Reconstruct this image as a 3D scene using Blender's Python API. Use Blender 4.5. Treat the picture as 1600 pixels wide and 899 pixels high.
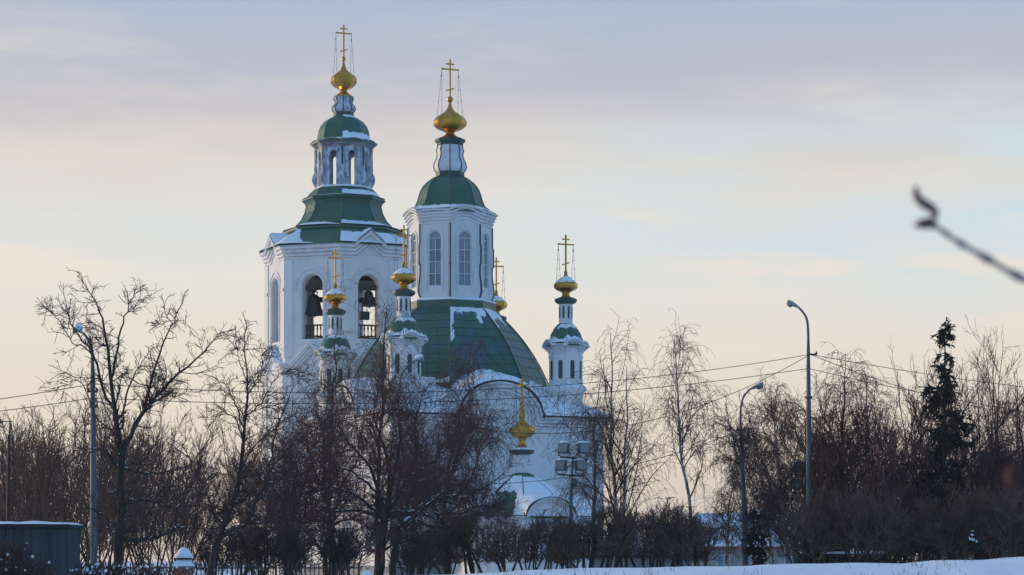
import bpy, math, random
import numpy as np
from mathutils import Vector, Matrix, noise

# ------------------------------------------------------------------ clear
for o in list(bpy.data.objects):
    bpy.data.objects.remove(o, do_unlink=True)
scene = bpy.context.scene
COL = scene.collection
PI = math.pi

# ------------------------------------------------------------------ camera
F = 3778.0            # focal length in photograph pixels (85 mm on 36 mm)
HZ = 875.0            # horizon row in the photograph
EYE = 1.6
cam_d = bpy.data.cameras.new('camera')
cam = bpy.data.objects.new('camera', cam_d)
COL.objects.link(cam)
cam.location = (0, 0, EYE)
cam.rotation_euler = (math.radians(90), 0, 0)
cam_d.sensor_width = 36
cam_d.lens = F / 1600 * 36
cam_d.shift_y = (HZ - 449.5) / 1600
cam_d.clip_start = 0.1
cam_d.clip_end = 9000
cam_d.dof.use_dof = True
cam_d.dof.focus_distance = 165
cam_d.dof.aperture_fstop = 10.0
scene.camera = cam

def W(px, py, d):
    """photo pixel at depth d (metres along the view axis) -> world point"""
    return Vector(((px - 800) * d / F, d, EYE + (HZ - py) * d / F))

def WX(px, d):
    return (px - 800) * d / F

def srgb(r, g, b):
    def c(x):
        x /= 255
        return x / 12.92 if x <= 0.04045 else ((x + 0.055) / 1.055) ** 2.4
    return (c(r), c(g), c(b), 1)

# ------------------------------------------------------------------ world: thin winter cloud veil over a low-sun sky
SUN_AZ = math.radians(-70)     # from +Y towards +X : the sun stands low on the left
SUN_EL = math.radians(5)
sun_dir = Vector((math.sin(SUN_AZ) * math.cos(SUN_EL), math.cos(SUN_AZ) * math.cos(SUN_EL), math.sin(SUN_EL)))
world = bpy.data.worlds.new('World')
scene.world = world
world.use_nodes = True
nt = world.node_tree
nt.nodes.clear()
def nd(t, **kw):
    n = nt.nodes.new(t)
    for k, v in kw.items():
        setattr(n, k, v)
    return n
def lk(a, b):
    nt.links.new(a, b)
def mth(op, a, b=None, clamp=False):
    n = nd('ShaderNodeMath', operation=op)
    n.use_clamp = clamp
    for i, v in enumerate((a, b)):
        if v is None:
            continue
        if isinstance(v, (int, float)):
            n.inputs[i].default_value = v
        else:
            lk(v, n.inputs[i])
    return n.outputs[0]
tc = nd('ShaderNodeTexCoord')
sep = nd('ShaderNodeSeparateXYZ')
lk(tc.outputs['Generated'], sep.inputs[0])
def wnoise(scale, loc, det=4, rough=0.5):
    mp = nd('ShaderNodeMapping')
    mp.inputs['Scale'].default_value = scale
    mp.inputs['Location'].default_value = loc
    lk(tc.outputs['Generated'], mp.inputs[0])
    nz = nd('ShaderNodeTexNoise')
    nz.inputs['Scale'].default_value = 1
    nz.inputs['Detail'].default_value = det
    nz.inputs['Roughness'].default_value = rough
    lk(mp.outputs[0], nz.inputs['Vector'])
    return nz.outputs['Fac']
n_band = wnoise((5, 5, 22), (3.1, 1.7, 0.4), 5, 0.55)
n_fine = wnoise((9, 9, 70), (7.7, 2.2, 5.1), 6, 0.6)
n_gap = wnoise((4.2, 4.2, 26), (1.35, 0.3, 2.6), 3, 0.5)
elev = mth('ADD', sep.outputs['Z'], mth('MULTIPLY', mth('SUBTRACT', n_band, 0.5), 0.03))
elev = mth('ADD', elev, mth('MULTIPLY', mth('SUBTRACT', n_fine, 0.5), 0.024))
rampf = mth('DIVIDE', elev, 0.5, True)
def ramp(stops):
    r = nd('ShaderNodeValToRGB')
    el = r.color_ramp.elements
    el[0].position, el[0].color = stops[0][0], srgb(*stops[0][1])
    el[1].position, el[1].color = stops[-1][0], srgb(*stops[-1][1])
    for p, c in stops[1:-1]:
        e = el.new(p); e.color = srgb(*c)
    lk(rampf, r.inputs[0])
    return r.outputs[0]
warm = ramp([(0.0, (234, 214, 194)), (0.07, (235, 218, 200)), (0.16, (232, 222, 208)), (0.225, (227, 225, 216)),
             (0.275, (219, 222, 221)), (0.325, (221, 215, 206)), (0.368, (200, 196, 200)), (0.40, (183, 187, 201)),
             (0.45, (171, 184, 206)), (0.62, (152, 170, 196)), (1.0, (132, 156, 190))])
cool = ramp([(0.0, (110, 143, 178)), (0.16, (121, 166, 214)), (0.4, (125, 177, 229)), (1.0, (121, 170, 224))])
def mix(f, a, b):
    m = nd('ShaderNodeMix', data_type='RGBA')
    if isinstance(f, (int, float)):
        m.inputs[0].default_value = f
    else:
        lk(f, m.inputs[0])
    for i, v in ((6, a), (7, b)):
        if isinstance(v, tuple):
            m.inputs[i].default_value = v
        else:
            lk(v, m.inputs[i])
    return m.outputs[2]
def maprange(v, a, b, c=0.0, d=1.0):
    m = nd('ShaderNodeMapRange', interpolation_type='SMOOTHSTEP')
    lk(v, m.inputs[0])
    for i, q in enumerate((a, b, c, d)):
        m.inputs[i + 1].default_value = q
    return m.outputs[0]
# away from the low sun the veil turns cool
dp = mth('ADD', mth('MULTIPLY', sep.outputs['X'], -0.60), mth('MULTIPLY', sep.outputs['Y'], 0.80))
f_cool = maprange(dp, 0.50, -0.30)
veil = mix(f_cool, warm, cool)
# gaps of pale blue in the veil
band = mth('MULTIPLY', maprange(elev, 0.085, 0.13), maprange(elev, 0.20, 0.16))
gap = mth('MULTIPLY', mth('MULTIPLY', maprange(n_gap, 0.40, 0.62), maprange(sep.outputs['X'], -0.03, 0.12)), band, True)
veil = mix(mth('MULTIPLY', gap, 0.8), veil, srgb(200, 221, 233))
# small cream cloud streaks under the gap
n_puff = wnoise((11, 11, 60), (2.2, 6.1, 1.4), 4, 0.55)
puff = mth('MULTIPLY', maprange(n_puff, 0.50, 0.68), mth('MULTIPLY', maprange(elev, 0.05, 0.10), maprange(elev, 0.17, 0.12)), True)
veil = mix(mth('MULTIPLY', puff, 0.8), veil, srgb(236, 226, 212))
n_upper = wnoise((7, 7, 34), (5.3, 0.9, 3.7), 5, 0.6)
upper = mth('MULTIPLY', maprange(n_upper, 0.46, 0.66), mth('MULTIPLY', maprange(elev, 0.12, 0.16), maprange(elev, 0.24, 0.19)), True)
veil = mix(mth('MULTIPLY', upper, 0.5), veil, srgb(226, 217, 206))
# extra warmth low on the sun's side
sd = mth('ADD', mth('MULTIPLY', sep.outputs['X'], math.sin(SUN_AZ)), mth('MULTIPLY', sep.outputs['Y'], math.cos(SUN_AZ)))
glow = mth('MULTIPLY', maprange(sd, 0.1, 0.75), maprange(sep.outputs['Z'], 0.16, 0.0))
veil = mix(mth('MULTIPLY', glow, 0.25), veil, srgb(255, 230, 195))
sky = nd('ShaderNodeTexSky', sky_type='NISHITA')
sky.sun_disc = False
sky.sun_elevation = SUN_EL
sky.sun_rotation = SUN_AZ
bg1 = nd('ShaderNodeBackground'); bg1.inputs[1].default_value = 0.08
lk(sky.outputs[0], bg1.inputs[0])
bg2 = nd('ShaderNodeBackground'); bg2.inputs[1].default_value = 1.16
lk(veil, bg2.inputs[0])
ms = nd('ShaderNodeMixShader'); ms.inputs[0].default_value = 0.90
lk(bg1.outputs[0], ms.inputs[1]); lk(bg2.outputs[0], ms.inputs[2])
wo = nd('ShaderNodeOutputWorld')
lk(ms.outputs[0], wo.inputs[0])

# ------------------------------------------------------------------ sun: low, veiled, warm, from the left
sl = bpy.data.lights.new('sun', 'SUN')
sl.energy = 3.0
sl.angle = math.radians(12)
sl.color = (1.0, 0.72, 0.42)
so = bpy.data.objects.new('sun', sl)
COL.objects.link(so)
so.rotation_euler = sun_dir.to_track_quat('Z', 'Y').to_euler()
so.location = (-60, 40, 60)

scene.view_settings.view_transform = 'Standard'
scene.view_settings.look = 'None'
scene.view_settings.exposure = 0.0
scene.view_settings.gamma = 1.0
scene.view_settings.use_curve_mapping = False

# ------------------------------------------------------------------ materials
MATS = {}
def mat(name, col, rough=0.7, metal=0.0, col2=None, scale=2.0, lo=0.4, hi=0.62, bump=0.0, bscale=20.0,
        detail=6, stretch=(1, 1, 1), col3=None, scale3=8.0, lo3=0.55, hi3=0.65, spec=0.5, rnd=0.0):
    m = bpy.data.materials.new(name)
    m.use_nodes = True
    t = m.node_tree
    b = t.nodes['Principled BSDF']
    b.inputs['Roughness'].default_value = rough
    b.inputs['Metallic'].default_value = metal
    b.inputs['Specular IOR Level'].default_value = spec
    c4 = lambda c: (c[0], c[1], c[2], 1)
    co = t.nodes.new('ShaderNodeTexCoord')
    mp = t.nodes.new('ShaderNodeMapping')
    mp.inputs['Scale'].default_value = stretch
    t.links.new(co.outputs['Object'], mp.inputs[0])
    def noi(sc, lo, hi, off):
        n = t.nodes.new('ShaderNodeTexNoise')
        n.noise_dimensions = '4D'
        n.inputs['W'].default_value = off
        n.inputs['Scale'].default_value = sc
        n.inputs['Detail'].default_value = detail
        n.inputs['Roughness'].default_value = 0.6
        t.links.new(mp.outputs[0], n.inputs['Vector'])
        r = t.nodes.new('ShaderNodeMapRange')
        r.inputs[1].default_value = lo; r.inputs[2].default_value = hi
        t.links.new(n.outputs['Fac'], r.inputs[0])
        return r.outputs[0]
    cur = None
    def mixc(f, a, bcol):
        x = t.nodes.new('ShaderNodeMix'); x.data_type = 'RGBA'
        t.links.new(f, x.inputs[0])
        if isinstance(a, tuple): x.inputs[6].default_value = a
        else: t.links.new(a, x.inputs[6])
        x.inputs[7].default_value = bcol
        return x.outputs[2]
    cur = c4(col)
    if col2: cur = mixc(noi(scale, lo, hi, 0.3), cur, c4(col2))
    if col3: cur = mixc(noi(scale3, lo3, hi3, 4.7), cur, c4(col3))
    if rnd:
        oi = t.nodes.new('ShaderNodeObjectInfo')
        hv = t.nodes.new('ShaderNodeHueSaturation')
        mr = t.nodes.new('ShaderNodeMapRange')
        mr.inputs[3].default_value = 1 - rnd; mr.inputs[4].default_value = 1 + rnd
        t.links.new(oi.outputs['Random'], mr.inputs[0])
        t.links.new(mr.outputs[0], hv.inputs['Value'])
        if isinstance(cur, tuple): hv.inputs['Color'].default_value = cur
        else: t.links.new(cur, hv.inputs['Color'])
        cur = hv.outputs[0]
    if isinstance(cur, tuple): b.inputs['Base Color'].default_value = cur
    else: t.links.new(cur, b.inputs['Base Color'])
    if bump:
        n = t.nodes.new('ShaderNodeTexNoise')
        n.inputs['Scale'].default_value = bscale; n.inputs['Detail'].default_value = 5
        t.links.new(mp.outputs[0], n.inputs['Vector'])
        bp = t.nodes.new('ShaderNodeBump'); bp.inputs['Strength'].default_value = bump
        bp.inputs['Distance'].default_value = 0.05
        t.links.new(n.outputs['Fac'], bp.inputs['Height'])
        t.links.new(bp.outputs[0], b.inputs['Normal'])
    MATS[name] = m
    return m

mat('plaster', (0.74, 0.735, 0.71), 0.85, col2=(0.60, 0.60, 0.585), scale=0.7, lo=0.42, hi=0.75, bump=0.25, bscale=9,
    col3=(0.50, 0.52, 0.54), scale3=2.6, lo3=0.60, hi3=0.78, stretch=(1, 1, 0.45))
mat('plaster_trim', (0.72, 0.72, 0.72), 0.8, col2=(0.52, 0.52, 0.54), scale=1.6, lo=0.46, hi=0.72, bump=0.2, bscale=12)
mat('peeling_paint', (0.56, 0.61, 0.66), 0.75, col2=(0.15, 0.195, 0.25), scale=3.0, lo=0.44, hi=0.60, bump=0.3, bscale=10,
    col3=(0.10, 0.13, 0.15), scale3=8.0, lo3=0.56, hi3=0.68, stretch=(1, 1, 0.42))
mat('lantern_cornice', (0.38, 0.38, 0.40), 0.8, col2=(0.20, 0.20, 0.22), scale=2.2, lo=0.45, hi=0.6, bump=0.3)
mat('green_roof', (0.014, 0.092, 0.052), 0.42, col2=(0.022, 0.11, 0.066), scale=1.4, lo=0.4, hi=0.65, bump=0.12, bscale=3,
    col3=(0.10, 0.17, 0.17), scale3=2.2, lo3=0.60, hi3=0.72, spec=0.6)
mat('green_sheet', (0.014, 0.098, 0.056), 0.40, col2=(0.032, 0.10, 0.14), scale=0.75, lo=0.47, hi=0.60, bump=0.15, bscale=2.5,
    col3=(0.12, 0.20, 0.22), scale3=2.0, lo3=0.62, hi3=0.72, spec=0.55, rnd=0.10)
mat('green_paint', (0.012, 0.055, 0.04), 0.5, col2=(0.03, 0.07, 0.06), scale=3)
mat('eave_metal', (0.045, 0.06, 0.065), 0.5, metal=0.3)
mat('gold', (0.66, 0.35, 0.05), 0.24, metal=1.0, col2=(0.42, 0.19, 0.03), scale=1.8, lo=0.42, hi=0.66, bump=0.25, bscale=3)
mat('snow', (0.86, 0.88, 0.90), 0.75, col2=(0.80, 0.83, 0.87), scale=1.2, bump=0.35, bscale=6, spec=0.3)
mat('glass', (0.14, 0.20, 0.23), 0.10, spec=0.9, col2=(0.24, 0.31, 0.35), scale=0.8, rnd=0.35)
mat('window_frame', (0.66, 0.68, 0.68), 0.7, col2=(0.5, 0.52, 0.54), scale=4)
mat('iron', (0.022, 0.022, 0.026), 0.55, metal=0.4, col2=(0.05, 0.04, 0.035), scale=4)
mat('bronze', (0.05, 0.045, 0.04), 0.45, metal=0.8, col2=(0.03, 0.05, 0.05), scale=3)
mat('timber', (0.06, 0.05, 0.045), 0.85, col2=(0.035, 0.03, 0.03), scale=3, bump=0.3)
mat('dark_inside', (0.10, 0.11, 0.13), 0.9, col2=(0.07, 0.07, 0.08), scale=1)
mat('steel_pole', (0.125, 0.145, 0.165), 0.6, metal=0.2, col2=(0.075, 0.09, 0.105), scale=2, stretch=(4, 4, 0.4), bump=0.1)
mat('lamp_housing', (0.35, 0.37, 0.38), 0.5, col2=(0.25, 0.27, 0.28), scale=5)
mat('lamp_glass', (0.20, 0.215, 0.22), 0.15, spec=0.8)
mat('flood_metal', (0.095, 0.105, 0.115), 0.5, col2=(0.06, 0.068, 0.075), scale=4)
mat('bark_dark', (0.040, 0.033, 0.031), 0.95, col2=(0.070, 0.058, 0.052), scale=6, bump=0.6, bscale=14, stretch=(1, 1, 0.3), spec=0.1)
mat('twig_dark', (0.090, 0.060, 0.052), 0.9, col2=(0.062, 0.046, 0.046), scale=2, spec=0.1)
mat('twig_red', (0.135, 0.062, 0.058), 0.9, col2=(0.09, 0.052, 0.052), scale=2, spec=0.1)
mat('twig_brown', (0.175, 0.105, 0.078), 0.9, col2=(0.11, 0.072, 0.06), scale=1.5, spec=0.1)
mat('twig_birch', (0.110, 0.076, 0.068), 0.9, col2=(0.075, 0.058, 0.056), scale=2, spec=0.1)
mat('bark_birch', (0.46, 0.42, 0.39), 0.8, col2=(0.20, 0.16, 0.14), scale=1.6, lo=0.45, hi=0.6,
    col3=(0.03, 0.028, 0.028), scale3=5.0, lo3=0.57, hi3=0.62, stretch=(1, 1, 2.2), bump=0.3)
mat('needles', (0.018, 0.026, 0.021), 0.9, col2=(0.032, 0.038, 0.030), scale=2, spec=0.1)
mat('brick', (0.30, 0.085, 0.055), 0.85, col2=(0.22, 0.07, 0.05), scale=5, bump=0.3, rnd=0.2)
mat('mortar', (0.42, 0.40, 0.38), 0.9, col2=(0.32, 0.31, 0.30), scale=8)
mat('shed_wall', (0.040, 0.052, 0.066), 0.8, col2=(0.022, 0.029, 0.037), scale=1.5, stretch=(3, 3, 0.4), bump=0.1, rnd=0.08)
mat('beige_wall', (0.42, 0.36, 0.33), 0.85, col2=(0.32, 0.28, 0.26), scale=1, bump=0.1)
mat('grey_wall', (0.24, 0.25, 0.27), 0.85, col2=(0.17, 0.18, 0.20), scale=0.8)
mat('red_metal', (0.36, 0.055, 0.04), 0.5, col2=(0.24, 0.05, 0.04), scale=2)
mat('dark_green_metal', (0.014, 0.020, 0.020), 0.85, col2=(0.024, 0.026, 0.024), scale=3)
mat('bright_green', (0.02, 0.13, 0.03), 0.6, col2=(0.03, 0.09, 0.03), scale=4)
mat('wire', (0.03, 0.03, 0.035), 0.6)
mat('dry_grass', (0.16, 0.11, 0.075), 0.9, col2=(0.08, 0.055, 0.04), scale=3)
mat('brown_roof', (0.10, 0.06, 0.045), 0.8, col2=(0.07, 0.045, 0.04), scale=2)
mat('bud_red', (0.07, 0.016, 0.013), 0.8, col2=(0.04, 0.012, 0.01), scale=30)
mat('bark_grey', (0.30, 0.27, 0.27), 0.9, col2=(0.22, 0.18, 0.18), scale=40, spec=0.1)
mat('chain_iron', (0.05, 0.05, 0.055), 0.6)
mat('bud', (0.17, 0.10, 0.095), 0.8, col2=(0.09, 0.055, 0.055), scale=30)

# ------------------------------------------------------------------ helpers
def tag(o, label=None, cat=None, group=None, kind=None):
    if label: o['label'] = label
    if cat: o['category'] = cat
    if group: o['group'] = group
    if kind: o['kind'] = kind
    return o

def empty(name, loc=(0, 0, 0), rz=0.0, parent=None):
    o = bpy.data.objects.new(name, None)
    COL.objects.link(o)
    o.location = loc
    o.rotation_euler = (0, 0, rz)
    o.empty_display_size = 0.3
    if parent: o.parent = parent
    return o

def link_mesh(name, me, parent=None, loc=(0, 0, 0), rz=0.0):
    o = bpy.data.objects.new(name, me)
    COL.objects.link(o)
    o.location = loc
    o.rotation_euler = (0, 0, rz)
    if parent: o.parent = parent
    return o

class MB:
    def __init__(s):
        s.v = []; s.f = []
    def add(s, vs, fs):
        b = len(s.v)
        s.v.extend([tuple(p) for p in vs])
        s.f.extend([tuple(i + b for i in f) for f in fs])
        return s
    def box(s, c, size, rz=0.0, rot=None):
        hx, hy, hz = size[0] / 2, size[1] / 2, size[2] / 2
        pts = [Vector((x, y, z)) for z in (-hz, hz) for x, y in ((-hx, -hy), (hx, -hy), (hx, hy), (-hx, hy))]
        if rot is None: rot = Matrix.Rotation(rz, 3, 'Z')
        c = Vector(c)
        return s.add([rot @ p + c for p in pts],
                     [(3, 2, 1, 0), (4, 5, 6, 7), (0, 1, 5, 4), (1, 2, 6, 5), (2, 3, 7, 6), (3, 0, 4, 7)])
    def lathe(s, prof, c=(0, 0), n=8, a0=PI / 8, cap=True):
        vs = []; fs = []
        m = len(prof)
        for R, z in prof:
            for i in range(n):
                a = a0 + 2 * PI * i / n
                vs.append((c[0] + R * math.cos(a), c[1] + R * math.sin(a), z))
        for j in range(m - 1):
            for i in range(n):
                k = (i + 1) % n
                fs.append((j * n + i, j * n + k, (j + 1) * n + k, (j + 1) * n + i))
        if cap:
            fs.append(tuple(range(n - 1, -1, -1)))
            fs.append(tuple((m - 1) * n + i for i in range(n)))
        return s.add(vs, fs)
    def tube(s, pts, r, n=6, cap=True):
        pts = [Vector(p) for p in pts]
        rr = list(r) if hasattr(r, '__len__') else [r] * len(pts)
        ref = None; vs = []; fs = []
        for i, p in enumerate(pts):
            t = (pts[min(i + 1, len(pts) - 1)] - pts[max(i - 1, 0)]).normalized()
            if ref is None:
                ref = t.orthogonal().normalized()
            e1 = (ref - t * ref.dot(t)).normalized(); ref = e1
            e2 = t.cross(e1)
            for j in range(n):
                a = 2 * PI * j / n
                vs.append(p + (e1 * math.cos(a) + e2 * math.sin(a)) * rr[i])
        for i in range(len(pts) - 1):
            for j in range(n):
                k = (j + 1) % n
                fs.append((i * n + j, i * n + k, (i + 1) * n + k, (i + 1) * n + j))
        if cap:
            fs.append(tuple(range(n - 1, -1, -1)))
            fs.append(tuple((len(pts) - 1) * n + j for j in range(n)))
        return s.add(vs, fs)
    def mesh(s, name, material, smooth=False):
        me = bpy.data.meshes.new(name)
        me.from_pydata(s.v, [], s.f)
        me.materials.append(MATS[material])
        if smooth:
            me.polygons.foreach_set('use_smooth', [True] * len(me.polygons))
        me.update()
        return me
    def build(s, name, material, parent=None, loc=(0, 0, 0), rz=0.0, smooth=False):
        return link_mesh(name, s.mesh(name, material, smooth), parent, loc, rz)

def copy_tree(o, parent=None, loc=None, rz=None):
    c = o.copy(); COL.objects.link(c)
    c.parent = parent
    if loc is not None: c.location = loc
    if rz is not None: c.rotation_euler = (0, 0, rz)
    for ch in list(KIDS.get(o.name, [])) or [q for q in o.children]:
        copy_tree(ch, c)
    return c
KIDS = {}

def nz(x, y, z=0.0, s=1.0):
    return noise.noise(Vector((x * s, y * s, z * s)))

# faces of an octagon (k in eighths) or a square (even k): x along the face, z up, o outwards
def FP(c, k, ap, x, z, o=0.0):
    a = -PI / 2 + k * PI / 4
    nx, ny = math.cos(a), math.sin(a)
    return (c[0] + nx * (ap + o) - ny * x, c[1] + ny * (ap + o) + nx * x, z)

T22 = math.tan(PI / 8)

def mould(mb, c, k, ap, path, prof, miter=T22, ends=True, close=False):
    """sweep a profile (o outwards, n along the in-plane normal) along a path on a face"""
    m = len(path); P = len(prof)
    vs = []; fs = []
    for i, (x, z) in enumerate(path):
        def seg(a, b):
            d = Vector((b[0] - a[0], b[1] - a[1]))
            d.normalize()
            return Vector((-d.y, d.x))
        if i == 0: n = Vector((0, 1)) if ends else seg(path[0], path[1])
        elif i == m - 1: n = Vector((0, 1)) if ends else seg(path[-2], path[-1])
        else:
            a = seg(path[i - 1], path[i]); b = seg(path[i], path[i + 1])
            n = (a + b)
            n = n / max(0.35, n.length_squared / 2) if n.length > 1e-6 else a
        for (o, q) in prof:
            xx = x + n.x * q; zz = z + n.y * q
            if ends and i == 0: xx = x - o * miter
            if ends and i == m - 1: xx = x + o * miter
            vs.append(FP(c, k, ap, xx, zz, o))
    for i in range(m - 1):
        for j in range(P - 1):
            fs.append((i * P + j, (i + 1) * P + j, (i + 1) * P + j + 1, i * P + j + 1))
    mb.add(vs, fs)

def arch_pts(a, zs, zsp, seg=14):
    pts = [(-a, zs)]
    for i in range(seg + 1):
        f = PI - PI * i / seg
        pts.append((a * math.cos(f), zsp + a * math.sin(f)))
    pts.append((a, zs))
    return pts

def arch_panel(mb, c, k, ap, th, z0, z1, a, zs, zsp, seg=14, miter=T22):
    op = arch_pts(a, zs, zsp, seg)
    arc = op[1:-1]
    def face(off, Wd, flip):
        vs = []; fs = []
        def p(x, z):
            vs.append(FP(c, k, ap, x, z, -off)); return len(vs) - 1
        h = Wd / 2
        def q(*ids): fs.append(tuple(ids[::-1]) if flip else tuple(ids))
        A = [p(*t) for t in arc]
        T = [p(-h + 2 * h * i / (len(arc) - 1), z1) for i in range(len(arc))]
        for i in range(len(arc) - 1): q(A[i], A[i + 1], T[i + 1], T[i])
        l0, l1, l2 = p(-h, zs), p(-a, zs), p(-h, zsp)
        r0, r1, r2 = p(h, zs), p(a, zs), p(h, zsp)
        b0, b1 = p(-h, z0), p(h, z0)
        q(l0, l1, A[0], l2); q(l2, A[0], T[0]); q(r1, r0, r2, A[-1]); q(A[-1], r2, T[-1])
        q(b0, b1, r0, r1, l1, l0)
        mb.add(vs, fs)
    face(0, 2 * ap * miter, False)
    face(th, 2 * (ap - th) * miter, True)
    vs = [FP(c, k, ap, x, z, 0) for x, z in op] + [FP(c, k, ap, x, z, -th) for x, z in op]
    n = len(op)
    fs = [(i, i + n, (i + 1) % n + n, (i + 1) % n) for i in range(n)]
    mb.add(vs, fs)

def prof_at(prof, t):
    L = [0]
    for i in range(len(prof) - 1):
        L.append(L[-1] + math.hypot(prof[i + 1][0] - prof[i][0], prof[i + 1][1] - prof[i][1]))
    d = t * L[-1]
    for i in range(len(prof) - 1):
        if d <= L[i + 1] or i == len(prof) - 2:
            f = (d - L[i]) / max(1e-9, L[i + 1] - L[i])
            return (prof[i][0] + f * (prof[i + 1][0] - prof[i][0]), prof[i][1] + f * (prof[i + 1][1] - prof[i][1]))

def oct_snow(mb, c, prof, k, fn, ns=36, ntt=16, thick=0.12, srange=(-1, 1), trange=(0, 1)):
    """snow lying on one facet of an octagonal roof; fn(s,t) > 0 where it lies"""
    grid = []
    for j in range(ntt + 1):
        t = trange[0] + (trange[1] - trange[0]) * j / ntt
        R, z = prof_at(prof, t)
        R2, z2 = prof_at(prof, min(1, t + 0.02)); R1, z1 = prof_at(prof, max(0, t - 0.02))
        nr, nzv = (z2 - z1), -(R2 - R1)
        L = math.hypot(nr, nzv) or 1
        nr, nzv = nr / L, nzv / L
        if nzv < 0: nr, nzv = -nr, -nzv
        row = []
        for i in range(ns + 1):
            s = srange[0] + (srange[1] - srange[0]) * i / ns
            h = fn(s, t)
            ap = R * math.cos(PI / 8)
            hw = R * math.sin(PI / 8)
            th = thick * max(0.0, min(1.0, h * 4)) ** 0.6 - 0.012
            row.append((FP(c, k, ap, s * hw, z + nzv * th, nr * th), h > -0.02))
        grid.append(row)
    vs = []; fs = []
    for row in grid: vs.extend(p for p, _ in row)
    n = ns + 1
    for j in range(ntt):
        for i in range(ns):
            if grid[j][i][1] and grid[j + 1][i][1] and grid[j][i + 1][1] and grid[j + 1][i + 1][1]:
                fs.append((j * n + i, j * n + i + 1, (j + 1) * n + i + 1, (j + 1) * n + i))
    # drop crumbs: connected groups of fewer than ten faces
    par = list(range(len(vs)))
    def root(q):
        while par[q] != q:
            par[q] = par[par[q]]; q = par[q]
        return q
    for f in fs:
        r = root(f[0])
        for q in f[1:]: par[root(q)] = r
    cnt = {}
    for f in fs:
        r = root(f[0]); cnt[r] = cnt.get(r, 0) + 1
    fs = [f for f in fs if cnt[root(f[0])] >= 10]
    ids = sorted({q for f in fs for q in f})
    mp_ = {q: n_ for n_, q in enumerate(ids)}
    mb.add([vs[q] for q in ids], [tuple(mp_[q] for q in f) for f in fs])
# ================================================================== SETTING: ground
def ridge(px):
    """top row of the near snow bank in the photo, per photo column"""
    pts = [(-600, 930), (300, 912), (600, 901), (750, 895.5), (900, 889.5), (1050, 885.5), (1200, 882.5), (1380, 880), (1385, 882), (1450, 877), (1540, 874), (1600, 870), (1900, 866), (2600, 868)]
    for (a, ya), (b, yb) in zip(pts, pts[1:]):
        if px <= b:
            f = (px - a) / (b - a)
            return ya + (yb - ya) * max(0, f)
    return pts[-1][1]
BANK = 30.0
def ground_z(x, y):
    if y < 1: return 0.0
    px = 800 + x * F / BANK
    top = EYE + (HZ - ridge(px)) * BANK / F
    if y < BANK:
        g = math.exp(-((y - BANK) / 9.0) ** 2)
    else:
        g = math.exp(-((y - BANK) / 12.0) ** 2)
    h = max(0.0, top) * g
    h += 0.02 * nz(x, y, 0, 0.6) * (1 if y < 60 else 0)
    h += 0.016 * nz(x, y, 3.0, 2.2) * (1 if y < 45 else 0)
    return h
def make_ground():
    xs = [-1500, -900, -500, -300, -200, -140, -100, -75, -60, -50, -40, -32, -26, -21, -17] + \
         [-14 + 0.2 * i for i in range(141)] + [17, 21, 26, 32, 40, 50, 60, 75, 100, 140, 200, 300, 500, 900, 1500]
    ys = [-600, -250, -100, -40, -15, -5, 0, 3, 6, 9, 12, 15] + [17 + 0.4 * i for i in range(60)] + \
         [42, 44, 47, 50, 54, 58, 63, 70, 80, 95, 110, 130, 160, 200, 260, 340, 450, 600, 900, 1400, 2200]
    vs = [(x, y, ground_z(x, y)) for y in ys for x in xs]
    n = len(xs)
    fs = [(j * n + i, j * n + i + 1, (j + 1) * n + i + 1, (j + 1) * n + i) for j in range(len(ys) - 1) for i in range(n - 1)]
    g = MB().add(vs, fs).build('snowy_ground', 'snow', smooth=True)
    tag(g, kind='structure')
make_ground()

# ================================================================== CHURCH (local axes: x along the wall facing the camera, y away)
CH = empty('church', (-4.32, 168.5, 0), math.radians(23.9))
tag(CH, 'white orthodox church with green roofs, gold onion domes and octagonal bell tower', 'church')
HU, HV = 7.64, 8.52
TW = (0.0, 21.7)      # bell tower axis
AP = (0.0, -12.3)     # apse axis
TUR = [(-6.08, -6.73), (5.75, -6.73), (-6.05, 6.73), (6.3, 6.4)]

# ---------- cross and chains
def cross_mesh(h, wb, wt, wf, th, tilt=0.32):
    m = MB()
    m.box((0, 0, h / 2), (th, th, h))
    m.box((0, 0, h * 0.735), (2 * wb, th * 0.8, th * 0.95))
    m.box((0, 0, h * 0.875), (2 * wt, th * 0.8, th * 0.9))
    m.box((0, 0, h * 0.20), (2 * wf, th * 0.8, th * 0.9), rot=Matrix.Rotation(-tilt, 3, 'Y'))
    for x in (-wb, wb):
        m.box((x, 0, h * 0.735), (th * 0.7, th * 1.0, th * 1.3))
    m.lathe([(th * 0.9, -0.12), (th * 0.9, 0.03)], n=8)
    return m
def chain_mesh(p, q):
    m = MB()
    p, q = Vector(p), Vector(q)
    pts = []
    for i in range(9):
        t = i / 8
        pts.append(p.lerp(q, t) - Vector((0, 0, 0.10 * math.sin(PI * t))))
    m.tube(pts, 0.012, 4)
    for i in range(1, 8, 2):
        c = pts[i]
        m.lathe([(0.010, c.z - 0.06), (0.026, c.z - 0.03), (0.026, c.z + 0.03), (0.010, c.z + 0.06)], (c.x, c.y), 6)
    return m
def finial(parent, zc, h, wb, wt, wf, th, shoulder, zs, c=(0, 0), dome=None, snow=0.0):
    """cross standing at zc; chains from the bar ends to the dome shoulder (radius, height)"""
    cr = cross_mesh(h, wb, wt, wf, th).build('cross', 'gold', parent, (c[0], c[1], zc))
    for sx in (-1, 1):
        for sy in (-1, 1):
            chain_mesh((c[0] + sx * wb, c[1], zc + h * 0.735 - 0.04),
                       (c[0] + sx * shoulder * 0.93, c[1] + sy * shoulder * 0.55, zs)).build('chain', 'chain_iron', dome or parent)
    return cr

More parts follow.
